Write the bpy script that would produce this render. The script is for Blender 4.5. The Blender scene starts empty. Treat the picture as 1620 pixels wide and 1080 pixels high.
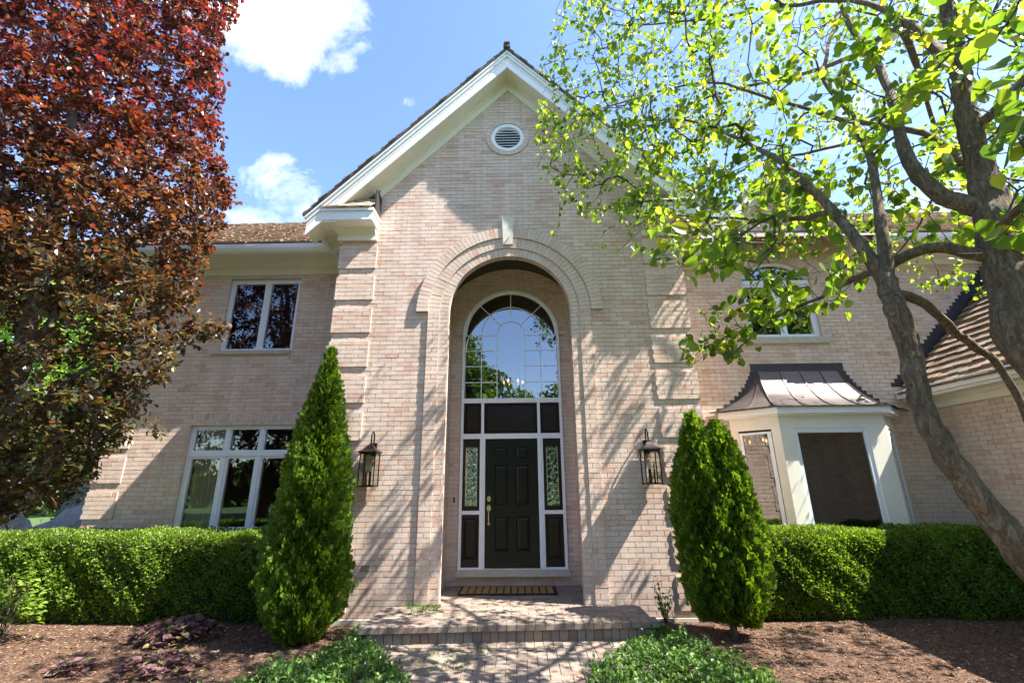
import bpy, bmesh, math, random
import numpy as np
from mathutils import Vector, Matrix
from mathutils.geometry import tessellate_polygon
random.seed(7); RNG = np.random.default_rng(7)
SC = bpy.context.scene; COL = SC.collection
R = math.radians

# ------------------------------------------------------------------ camera
PITCH, YAW, ROLL = R(17.29), R(-0.85), R(-0.53)
CAM = np.array([0.0, -7.6, 1.6])
_f = np.array([math.sin(YAW)*math.cos(PITCH), math.cos(YAW)*math.cos(PITCH), math.sin(PITCH)])
_r = np.cross(_f, [0, 0, 1]); _r /= np.linalg.norm(_r); _u = np.cross(_r, _f)
_c, _s = math.cos(ROLL), math.sin(ROLL)
CR = np.array([_c*_r+_s*_u, -_s*_r+_c*_u, _f])
cd = bpy.data.cameras.new("camera"); cam = bpy.data.objects.new("camera", cd); COL.objects.link(cam)
cd.sensor_width = 36; cd.lens = 16; cd.clip_start = 0.05; cd.clip_end = 3000
m = Matrix.Identity(4)
for i in range(3):
    m[i][0] = CR[0][i]; m[i][1] = CR[1][i]; m[i][2] = -CR[2][i]; m[i][3] = CAM[i]
cam.matrix_world = m
SC.camera = cam
def ray(px, py): return np.array([px-810.0, 540.0-py, 720.0]) @ CR
def at(px, py, Y=None, zc=None):
    d = ray(px, py)
    t = (Y-CAM[1])/d[1] if Y is not None else zc/720.0
    return CAM+t*d

# ------------------------------------------------------------------ light
SUN = np.array([0.70, -0.19, 1.0]); SUN /= np.linalg.norm(SUN)
SC.view_settings.view_transform = 'Standard'; SC.view_settings.look = 'None'
SC.view_settings.gamma = 1; SC.view_settings.exposure = 1.88
W = bpy.data.worlds.new("World"); SC.world = W; W.use_nodes = True
nt = W.node_tree; N = nt.nodes; Lk = nt.links
for n in list(N): N.remove(n)
def nd(t, **k):
    n = N.new(t)
    for a, b in k.items(): setattr(n, a, b)
    return n
def mth(op, a, b=None, clamp=False):
    n = nd('ShaderNodeMath', operation=op, use_clamp=clamp)
    for i, v in enumerate((a, b)):
        if v is None: continue
        if isinstance(v, (int, float)): n.inputs[i].default_value = v
        else: Lk.new(v, n.inputs[i])
    return n.outputs[0]
sky = nd('ShaderNodeTexSky', sky_type='NISHITA'); sky.sun_disc = False
sky.sun_elevation = math.asin(SUN[2]); sky.sun_rotation = math.atan2(SUN[0], SUN[1])
sky.air_density = 1.0; sky.dust_density = 0.6; sky.ozone_density = 1.0
geo = nd('ShaderNodeTexCoord')
nz = nd('ShaderNodeTexNoise'); nz.inputs['Scale'].default_value = 6.5; nz.inputs['Detail'].default_value = 10; nz.inputs['Roughness'].default_value = 0.66
nz.inputs['Distortion'].default_value = 0.3
Lk.new(geo.outputs['Generated'], nz.inputs['Vector'])
tot = None
for (px, py, ang, wt) in [(425, -50, 12, .50), (505, 20, 8, .36), (655, 180, 2.6, .27), (440, 310, 7, .44), (400, 370, 9, .40), (140, 330, 14, .30),
                          (1560, 380, 12, .34), (1300, -60, 16, .24), (1500, 120, 18, .28)]:
    d = ray(px, py); d = d/np.linalg.norm(d)
    dp = nd('ShaderNodeVectorMath', operation='DOT_PRODUCT'); Lk.new(geo.outputs['Generated'], dp.inputs[0]); dp.inputs[1].default_value = tuple(d)
    mr = nd('ShaderNodeMapRange', interpolation_type='SMOOTHSTEP'); Lk.new(dp.outputs['Value'], mr.inputs['Value'])
    mr.inputs['From Min'].default_value = math.cos(R(ang)); mr.inputs['From Max'].default_value = math.cos(R(ang*0.3)); mr.inputs['To Max'].default_value = wt
    tot = mr.outputs[0] if tot is None else mth('MAXIMUM', tot, mr.outputs[0])
msk = mth('MULTIPLY', mth('SUBTRACT', mth('ADD', nz.outputs['Fac'], tot), 0.80), 2.9, True)
mx = nd('ShaderNodeMix', data_type='RGBA'); Lk.new(msk, mx.inputs['Factor'])
hsv = nd('ShaderNodeHueSaturation'); Lk.new(sky.outputs[0], hsv.inputs['Color']); hsv.inputs['Saturation'].default_value = 1.12; hsv.inputs['Hue'].default_value = 0.508; hsv.inputs['Value'].default_value = 1.0
Lk.new(hsv.outputs[0], mx.inputs[6])
mx.inputs[7].default_value = (5.2, 5.3, 5.5, 1)
bg = nd('ShaderNodeBackground'); bg.inputs['Strength'].default_value = 0.125
Lk.new(mx.outputs[2], bg.inputs['Color'])
wo = nd('ShaderNodeOutputWorld'); Lk.new(bg.outputs[0], wo.inputs['Surface'])
sd = bpy.data.lights.new("sun", 'SUN'); sd.energy = 5.0; sd.angle = R(0.4); sd.color = (1.0, 0.95, 0.87)
so = bpy.data.objects.new("sun", sd); COL.objects.link(so)
so.rotation_euler = Vector(SUN).to_track_quat('Z', 'Y').to_euler(); so.location = (20, -6, 30)
SC.cycles.transparent_max_bounces = 12; SC.cycles.max_bounces = 7

# ------------------------------------------------------------------ materials
def newmat(name):
    mt = bpy.data.materials.new(name); mt.use_nodes = True
    t = mt.node_tree
    return mt, t, t.nodes, t.links, t.nodes['Principled BSDF']
def noise(t, scale, detail=6, rough=.6, vec=None, dist=0):
    n = t.nodes.new('ShaderNodeTexNoise'); n.inputs['Scale'].default_value = scale; n.inputs['Detail'].default_value = detail
    n.inputs['Roughness'].default_value = rough; n.inputs['Distortion'].default_value = dist
    if vec is not None: t.links.new(vec, n.inputs['Vector'])
    return n.outputs['Fac']
def ramp(t, fac, stops):
    n = t.nodes.new('ShaderNodeValToRGB'); e = n.color_ramp.elements
    while len(e) > 1: e.remove(e[-1])
    e[0].position = stops[0][0]; e[0].color = (*stops[0][1], 1)
    for p, c in stops[1:]:
        x = e.new(p); x.color = (*c, 1)
    t.links.new(fac, n.inputs[0]); return n.outputs[0]
def mixc(t, fac, a, b, bt='MIX'):
    n = t.nodes.new('ShaderNodeMix'); n.data_type = 'RGBA'; n.blend_type = bt
    for s, v in ((0, fac), (6, a), (7, b)):
        if isinstance(v, (int, float)): n.inputs[s].default_value = v
        elif isinstance(v, tuple): n.inputs[s].default_value = (*v, 1)
        else: t.links.new(v, n.inputs[s])
    return n.outputs[2]
def tmath(t, op, a, b=None, clamp=False):
    n = t.nodes.new('ShaderNodeMath'); n.operation = op; n.use_clamp = clamp
    for i, v in enumerate((a, b)):
        if v is None: continue
        if isinstance(v, (int, float)): n.inputs[i].default_value = v
        else: t.links.new(v, n.inputs[i])
    return n.outputs[0]
def bump(t, h, strength, dist, p):
    b = t.nodes.new('ShaderNodeBump'); b.inputs['Strength'].default_value = strength; b.inputs['Distance'].default_value = dist
    t.links.new(h, b.inputs['Height']); t.links.new(b.outputs[0], p.inputs['Normal'])
def objc(t): return t.nodes.new('ShaderNodeTexCoord').outputs['Object']
def uvc(t): return t.nodes.new('ShaderNodeTexCoord').outputs['UV']

def brick_mat(name, offset=0.5, width=.232, row=.078, mortar=.0095, tint=(1, 1, 1)):
    mt, t, n, l, p = newmat(name)
    uv = uvc(t)
    # slight wobble of the courses
    wn = t.nodes.new('ShaderNodeTexNoise'); wn.inputs['Scale'].default_value = 3.0; l.new(uv, wn.inputs['Vector'])
    vm = t.nodes.new('ShaderNodeVectorMath'); vm.operation = 'MULTIPLY_ADD'; l.new(wn.outputs['Color'], vm.inputs[0]); vm.inputs[1].default_value = (.008, .006, 0); l.new(uv, vm.inputs[2])
    def bt(c1, c2, mo, sz):
        b = t.nodes.new('ShaderNodeTexBrick'); b.offset = offset; b.offset_frequency = 2; b.squash = 1
        b.inputs['Scale'].default_value = 1; b.inputs['Brick Width'].default_value = width; b.inputs['Row Height'].default_value = row
        b.inputs['Mortar Size'].default_value = sz*.5; b.inputs['Mortar Smooth'].default_value = .12
        b.inputs['Color1'].default_value = (*c1, 1); b.inputs['Color2'].default_value = (*c2, 1); b.inputs['Mortar'].default_value = (*mo, 1)
        l.new(vm.outputs[0], b.inputs['Vector']); return b
    rb = bt((0, 0, 0), (1, 1, 1), (.5, .5, .5), mortar)
    k = lambda c: tuple(a*b for a, b in zip(c, tint))
    col = ramp(t, rb.outputs['Color'], [(0, k((.50, .30, .225))), (.10, k((.56, .385, .30))), (.25, k((.60, .465, .385))), (.6, k((.63, .515, .44))), (.85, k((.67, .565, .49))), (1, k((.55, .375, .30)))])
    # soft whitish wash and pink blotches inside each brick
    mp = t.nodes.new('ShaderNodeMapping'); mp.inputs['Scale'].default_value = (1, 2.2, 1); l.new(uv, mp.inputs[0])
    w1 = ramp(t, noise(t, 9, 8, .7, mp.outputs[0]), [(.40, (0, 0, 0)), (.62, (1, 1, 1))])
    col = mixc(t, tmath(t, 'MULTIPLY', w1, .5), col, k((.68, .61, .53)))
    w2 = ramp(t, noise(t, 24, 4, .7, mp.outputs[0]), [(.55, (0, 0, 0)), (.7, (1, 1, 1))])
    col = mixc(t, tmath(t, 'MULTIPLY', w2, .45), col, k((.52, .30, .225)))
    big = ramp(t, noise(t, .45, 5, .65, uv), [(.3, (.86, .85, .84)), (.7, (1.06, 1.05, 1.03))])
    mort = ramp(t, noise(t, 14, 4, .6, uv), [(.3, (.40, .375, .32)), (.7, (.52, .49, .42))])
    col = mixc(t, rb.outputs['Fac'], col, mort)
    col = mixc(t, 1.0, col, big, 'MULTIPLY')
    l.new(col, p.inputs['Base Color']); p.inputs['Roughness'].default_value = .9; p.inputs['Specular IOR Level'].default_value = .2
    h = tmath(t, 'SUBTRACT', 1.0, rb.outputs['Fac'])
    fine = noise(t, 130, 4, .7, uv)
    h2 = tmath(t, 'ADD', h, tmath(t, 'MULTIPLY', fine, .16))
    h2 = tmath(t, 'ADD', h2, tmath(t, 'MULTIPLY', rb.outputs['Color'], .22))
    bump(t, h2, .8, .0065, p)
    return mt
def brickface_mat():
    mt, t, n, l, p = newmat('pink_brick'); g = t.nodes.new('ShaderNodeNewGeometry'); o = objc(t)
    col = ramp(t, g.outputs['Random Per Island'], [(0, (.585, .345, .27)), (.09, (.64, .44, .355)), (.25, (.69, .525, .44)), (.5, (.71, .575, .49)), (.8, (.74, .62, .54)), (.95, (.68, .545, .46)), (1, (.61, .40, .32))])
    mp = t.nodes.new('ShaderNodeMapping'); mp.inputs['Scale'].default_value = (1, 1, 2.6); l.new(o, mp.inputs[0])
    w1 = ramp(t, noise(t, 8, 8, .72, mp.outputs[0]), [(.40, (0, 0, 0)), (.62, (1, 1, 1))]); col = mixc(t, tmath(t, 'MULTIPLY', w1, .6), col, (.74, .665, .585))
    w2 = ramp(t, noise(t, 20, 5, .75, mp.outputs[0]), [(.53, (0, 0, 0)), (.68, (1, 1, 1))]); col = mixc(t, tmath(t, 'MULTIPLY', w2, .5), col, (.57, .345, .27))
    w3 = ramp(t, noise(t, 90, 3, .7, o), [(.35, (.86, .86, .86)), (.65, (1.07, 1.07, 1.07))]); col = mixc(t, 1, col, w3, 'MULTIPLY')
    big = ramp(t, noise(t, .5, 5, .65, o), [(.3, (.98, .925, .89)), (.7, (1.10, 1.05, 1.02))]); col = mixc(t, 1, col, big, 'MULTIPLY')
    ms = t.nodes.new('ShaderNodeMapping'); ms.inputs['Scale'].default_value = (2.2, 2.2, .16); l.new(g.outputs['Position'], ms.inputs[0])
    st = ramp(t, noise(t, 1.6, 6, .7, ms.outputs[0]), [(.42, (.90, .89, .87)), (.62, (1.03, 1.03, 1.02))]); col = mixc(t, 1, col, st, 'MULTIPLY')
    sx = t.nodes.new('ShaderNodeSeparateXYZ'); l.new(g.outputs['Position'], sx.inputs[0])
    lowm = t.nodes.new('ShaderNodeMapRange'); l.new(tmath(t, 'ADD', sx.outputs['Z'], tmath(t, 'MULTIPLY', noise(t, 5, 5, .7, g.outputs['Position']), .8)), lowm.inputs[0])
    lowm.inputs['From Min'].default_value = .1; lowm.inputs['From Max'].default_value = .95; lowm.inputs['To Min'].default_value = .5; lowm.inputs['To Max'].default_value = 0
    col = mixc(t, lowm.outputs[0], col, (.46, .33, .25))
    l.new(col, p.inputs['Base Color']); p.inputs['Roughness'].default_value = .9; p.inputs['Specular IOR Level'].default_value = .2
    bump(t, noise(t, 110, 5, .75, mp.outputs[0]), .45, .004, p); return mt
def plain(name, col, rough=.6, var=.06, scale=6, bscale=60, bstr=.15, bd=.003, metal=0, spec=.5, coat=0):
    mt, t, n, l, p = newmat(name)
    o = objc(t)
    f = noise(t, scale, 6, .65, o)
    a = tuple(max(0, c*(1-var*1.6)) for c in col); b = tuple(min(1, c*(1+var*1.2)) for c in col)
    l.new(ramp(t, f, [(.3, a), (.7, b)]), p.inputs['Base Color'])
    p.inputs['Roughness'].default_value = rough; p.inputs['Metallic'].default_value = metal; p.inputs['Specular IOR Level'].default_value = spec
    if coat: p.inputs['Coat Weight'].default_value = coat
    if bstr: bump(t, noise(t, bscale, 4, .6, o), bstr, bd, p)
    return mt
def leafmat(name, stops, trans=.5, tcol=(1.0, 1.0, 1.0), rough=.45, tgain=1.6, zramp=None, spec=.4):
    """leaf: random tone per leaf, glossy cuticle and light coming through"""
    mt, t, n, l, p = newmat(name)
    g = t.nodes.new('ShaderNodeNewGeometry')
    col = ramp(t, g.outputs['Random Per Island'], stops)
    if zramp:
        s = t.nodes.new('ShaderNodeSeparateXYZ'); l.new(g.outputs['Position'], s.inputs[0])
        zf = tmath(t, 'ADD', s.outputs['Z'], tmath(t, 'MULTIPLY', noise(t, .8, 3, .6, g.outputs['Position']), zramp[2]))
        mrn = t.nodes.new('ShaderNodeMapRange'); l.new(zf, mrn.inputs[0]); mrn.inputs['From Min'].default_value = zramp[0]; mrn.inputs['From Max'].default_value = zramp[1]
        col = mixc(t, mrn.outputs[0], ramp(t, g.outputs['Random Per Island'], zramp[3]), col)
    nv = ramp(t, noise(t, 1.3, 3, .5, g.outputs['Position']), [(.35, (.8, .8, .8)), (.65, (1.12, 1.12, 1.12))])
    col = mixc(t, 1.0, col, nv, 'MULTIPLY')
    l.new(col, p.inputs['Base Color']); p.inputs['Roughness'].default_value = rough; p.inputs['Specular IOR Level'].default_value = spec
    tr = t.nodes.new('ShaderNodeBsdfTranslucent')
    tc = mixc(t, 1.0, col, tuple(c*tgain for c in tcol), 'MULTIPLY'); l.new(tc, tr.inputs[0])
    ms = t.nodes.new('ShaderNodeMixShader'); ms.inputs[0].default_value = trans
    l.new(p.outputs[0], ms.inputs[1]); l.new(tr.outputs[0], ms.inputs[2]); l.new(ms.outputs[0], n['Material Output'].inputs[0])
    return mt
def glassmat(name, tint=(.8, .85, .85), refl=1.0, base=.04, bs=.03, bsc=1.6):
    mt, t, n, l, p = newmat(name); n.remove(p)
    tr = t.nodes.new('ShaderNodeBsdfTransparent'); tr.inputs[0].default_value = (*tint, 1)
    gl = t.nodes.new('ShaderNodeBsdfGlossy'); gl.inputs['Roughness'].default_value = 0.0; gl.inputs[0].default_value = (.95, .97, 1, 1)
    fr = t.nodes.new('ShaderNodeFresnel'); fr.inputs[0].default_value = 1.55
    bp = t.nodes.new('ShaderNodeBump'); bp.inputs['Strength'].default_value = bs; bp.inputs['Distance'].default_value = .02
    l.new(noise(t, bsc, 1, .4, objc(t)), bp.inputs['Height']); l.new(bp.outputs[0], gl.inputs['Normal'])
    f = tmath(t, 'ADD', tmath(t, 'MULTIPLY', fr.outputs[0], 2.0*refl), base, True)
    ms = t.nodes.new('ShaderNodeMixShader'); l.new(f, ms.inputs[0]); l.new(tr.outputs[0], ms.inputs[1]); l.new(gl.outputs[0], ms.inputs[2])
    l.new(ms.outputs[0], n['Material Output'].inputs[0]); return mt
M = {}
M['brick'] = brick_mat('brick'); M['soldier'] = brick_mat('soldier_brick', offset=0.0)
M['bface'] = brickface_mat(); M['mortar'] = plain('grey_mortar', (.43, .395, .335), .95, .14, 14, 90, .5)
BM = ['brick', 'mortar', 'bface']
M['trim'] = plain('cream_trim_paint', (.80, .77, .66), .5, .03, 3, 40, .05)
M['white'] = plain('white_fascia_paint', (.86, .87, .86), .4, .02, 3, 30, .04)
M['vinyl'] = plain('window_frame_paint', (.80, .83, .88), .35, .02, 4, 50, .03)
M['stone'] = plain('cast_stone', (.66, .62, .53), .85, .08, 12, 120, .3)
M['sill'] = plain('sill_stone', (.50, .46, .38), .85, .1, 12, 120, .3)
M['door'] = plain('black_door_paint', (.010, .010, .007), .30, .25, 3, 90, .05, spec=.28)
M['sidedark'] = plain('dark_brown_door_paint', (.020, .012, .008), .3, .2, 3, 90, .05, spec=.28)
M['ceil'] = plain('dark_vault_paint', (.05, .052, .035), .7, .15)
M['copper'] = plain('bronze_roof_metal', (.10, .082, .076), .45, .2, 2.5, 14, .12, .01, metal=.45)
M['flash'] = plain('dark_flashing_metal', (.055, .047, .052), .5, .15, 4, 20, .05, metal=.3)
M['iron'] = plain('bronze_iron', (.03, .022, .018), .42, .2, 9, 60, .1, metal=.6)
M['brass'] = plain('satin_brass', (.62, .52, .33), .28, .1, 9, 60, .05, metal=1)
M['steel'] = plain('brushed_steel', (.6, .6, .6), .35, .1, 9, 60, .05, metal=.8)
M['black'] = plain('black_plastic', (.02, .02, .02), .3)
M['glass'] = glassmat('window_glass', (.85, .88, .87), 1.0, .05)
M['glassarch'] = glassmat('arched_window_glass', (.65, .7, .7), 1.0, .15)
M['glassbay'] = glassmat('bay_window_glass', (.5, .5, .5), 1.0, .05)
M['lampglass'] = glassmat('lantern_glass', (.93, .95, .93), .5, .03)
M['leaded'] = glassmat('leaded_glass', (.5, .55, .5), 1.0, .30, .35, 14)
M['room'] = plain('interior_wall_paint', (.28, .25, .21), .8)
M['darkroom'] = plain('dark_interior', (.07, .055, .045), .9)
M['curtain'] = plain('sheer_curtain', (.75, .74, .70), .9)
M['blind'] = plain('dark_blind_slats', (.045, .042, .038), .6)
M['candle'] = plain('candle_sleeve', (.65, .62, .5), .6)
mt, t, n, l, p = newmat('lit_bulb'); p.inputs['Emission Color'].default_value = (1, .50, .14, 1); p.inputs['Emission Strength'].default_value = 1.1; M['bulb'] = mt
def shake_mat(name, stops):
    mt, t, n, l, p = newmat(name); o = objc(t)
    g = t.nodes.new('ShaderNodeNewGeometry')
    c = ramp(t, g.outputs['Random Per Island'], stops)
    mp = t.nodes.new('ShaderNodeMapping'); mp.inputs['Scale'].default_value = (14, 60, 14); l.new(o, mp.inputs[0])
    gr = noise(t, 1.0, 6, .7, mp.outputs[0])
    c = mixc(t, 1.0, c, ramp(t, gr, [(.3, (.72, .7, .68)), (.7, (1.15, 1.13, 1.1))]), 'MULTIPLY')
    l.new(c, p.inputs['Base Color']); p.inputs['Roughness'].default_value = .85; bump(t, gr, .5, .006, p); return mt
M['shake'] = shake_mat('cedar_shakes', [(0, (.22, .155, .11)), (.35, (.36, .27, .20)), (.7, (.48, .385, .30)), (1, (.33, .28, .24))])
M['shakebrown'] = shake_mat('brown_cedar_shakes', [(0, (.13, .085, .055)), (.35, (.23, .155, .10)), (.7, (.32, .23, .155)), (1, (.20, .16, .13))])
M['darkshake'] = shake_mat('weathered_shakes', [(0, (.06, .05, .042)), (.5, (.12, .10, .085)), (1, (.2, .165, .14))])
def paver_mat():
    mt, t, n, l, p = newmat('clay_grey_pavers'); o = objc(t); g = t.nodes.new('ShaderNodeNewGeometry')
    c = ramp(t, g.outputs['Random Per Island'], [(0, (.18, .135, .108)), (.3, (.25, .195, .155)), (.6, (.285, .23, .185)), (.85, (.225, .185, .158)), (1, (.28, .195, .15))])
    f = noise(t, 10, 7, .7, o); c = mixc(t, 1, c, ramp(t, f, [(.3, (.78, .77, .76)), (.7, (1.14, 1.13, 1.1))]), 'MULTIPLY')
    sp = ramp(t, noise(t, 150, 2, .5, o), [(.35, (.75, .74, .72)), (.6, (1.05, 1.05, 1.05))]); c = mixc(t, .6, c, mixc(t, 1, c, sp, 'MULTIPLY'))
    l.new(c, p.inputs['Base Color']); p.inputs['Roughness'].default_value = .88
    bump(t, noise(t, 90, 5, .7, o), .5, .004, p); return mt
M['paver'] = paver_mat()
M['joint'] = plain('joint_sand', (.085, .075, .05), .95, .3, 8, 80, .6)
def mulch_mat():
    mt, t, n, l, p = newmat('bark_mulch'); o = objc(t)
    v = t.nodes.new('ShaderNodeTexVoronoi'); v.inputs['Scale'].default_value = 42; l.new(o, v.inputs['Vector'])
    s = t.nodes.new('ShaderNodeSeparateColor'); l.new(v.outputs['Color'], s.inputs[0])
    c = ramp(t, s.outputs[0], [(0, (.045, .022, .012)), (.4, (.095, .047, .026)), (.8, (.15, .080, .044)), (1, (.24, .15, .09))])
    c = mixc(t, 1, c, ramp(t, noise(t, 1.6, 6, .7, o), [(.3, (.7, .68, .66)), (.7, (1.15, 1.13, 1.1))]), 'MULTIPLY')
    l.new(c, p.inputs['Base Color']); p.inputs['Roughness'].default_value = .95
    h = tmath(t, 'ADD', tmath(t, 'MULTIPLY', v.outputs['Distance'], -.8), noise(t, 26, 6, .7, o))
    bump(t, h, 1.0, .025, p); return mt
M['mulch'] = mulch_mat()
mt, t, n, l, p = newmat('wood_chips'); g = t.nodes.new('ShaderNodeNewGeometry')
l.new(ramp(t, g.outputs['Random Per Island'], [(0, (.045, .023, .013)), (.45, (.115, .058, .032)), (.8, (.20, .11, .065)), (1, (.42, .30, .20))]), p.inputs['Base Color']); p.inputs['Roughness'].default_value = .9; M['chips'] = mt
M['lawn'] = plain('lawn', (.055, .10, .022), .9, .35, 3, 60, .8, .03)
M['rock'] = plain('pale_boulder', (.36, .345, .325), .9, .2, 2, 9, .8, .08)
def bark_mat(name, a, b, c2, sc=1.0):
    mt, t, n, l, p = newmat(name); o = objc(t)
    mp = t.nodes.new('ShaderNodeMapping'); mp.inputs['Scale'].default_value = (1, 1, .32); l.new(o, mp.inputs[0])
    f = noise(t, 30*sc, 9, .75, mp.outputs[0], 1.2); g = noise(t, 5*sc, 5, .6, mp.outputs[0], .8)
    c = ramp(t, f, [(.28, a), (.5, b), (.72, c2)]); c = mixc(t, 1, c, ramp(t, g, [(.3, (.7, .7, .68)), (.7, (1.2, 1.18, 1.1))]), 'MULTIPLY')
    lich = ramp(t, noise(t, 11*sc, 4, .6, o), [(.62, (0, 0, 0)), (.70, (1, 1, 1))])
    c = mixc(t, tmath(t, 'MULTIPLY', lich, .3), c, (.26, .27, .19))
    l.new(c, p.inputs['Base Color']); p.inputs['Roughness'].default_value = .92
    bump(t, tmath(t, 'ADD', f, tmath(t, 'MULTIPLY', g, 1.5)), 1.0, .03, p); return mt
M['bark'] = bark_mat('rough_brown_bark', (.035, .024, .015), (.165, .12, .083), (.42, .335, .245))
M['barkgrey'] = bark_mat('smooth_grey_bark', (.08, .07, .06), (.19, .17, .15), (.30, .28, .25))
M['twig'] = plain('dark_twig_bark', (.085, .06, .045), .9, .3, 8, 60, .4)
M['linden'] = leafmat('broad_green_leaf', [(0, (.06, .115, .018)), (.45, (.125, .20, .024)), (.8, (.18, .25, .03)), (1, (.36, .35, .05))], .55, (1.2, 1.2, .5), .38, 1.9)
M['beech'] = leafmat('purple_beech_leaf', [(0, (.030, .011, .014)), (.35, (.055, .016, .016)), (.65, (.10, .022, .018)), (.82, (.14, .045, .015)), (.9, (.13, .09, .02)), (1, (.22, .028, .030))], .38, (1.55, .78, .55), .38, 1.9,
                     (3.6, 8.0, 3.4, [(0, (.026, .030, .017)), (.35, (.050, .062, .024)), (.7, (.085, .11, .030)), (.9, (.13, .15, .045)), (1, (.08, .035, .03))]), spec=.65)
M['box'] = leafmat('hedge_leaf', [(0, (.06, .115, .014)), (.45, (.12, .21, .022)), (.85, (.20, .29, .035)), (1, (.30, .36, .06))], .42, (1.1, 1.1, .5), .4, 1.6)
M['arb'] = leafmat('arborvitae_scale_leaf', [(0, (.045, .10, .013)), (.45, (.095, .18, .018)), (.8, (.175, .265, .025)), (1, (.29, .36, .04))], .4, (1.1, 1.1, .4), .5, 1.6)
M['peri'] = leafmat('ground_cover_leaf', [(0, (.05, .11, .022)), (.5, (.09, .185, .035)), (.85, (.16, .27, .055)), (1, (.27, .38, .10))], .3, (1.1, 1.1, .6), .45, 1.5)
M['heuch'] = leafmat('purple_plant_leaf', [(0, (.08, .045, .05)), (.4, (.16, .085, .09)), (.75, (.26, .15, .14)), (.9, (.15, .17, .07)), (1, (.36, .30, .11))], .25, (1.2, .8, .8), .35, 1.4)
M['brightleaf'] = leafmat('pale_green_leaf', [(0, (.10, .19, .03)), (.6, (.17, .28, .04)), (1, (.28, .36, .06))], .5, (1.1, 1.1, .5), .45, 1.7)
M['fartree'] = leafmat('far_tree_leaf', [(0, (.04, .085, .018)), (.6, (.075, .14, .028)), (1, (.13, .20, .045))], .4, (1.1, 1.1, .5), .5, 1.6)
M['drydebris'] = leafmat('dry_leaf', [(0, (.14, .08, .04)), (.5, (.28, .19, .09)), (.8, (.40, .31, .16)), (1, (.14, .17, .05))], .15)
M['core'] = plain('inner_twigs', (.022, .024, .012), .95, .3, 6, 30, .6)

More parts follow.
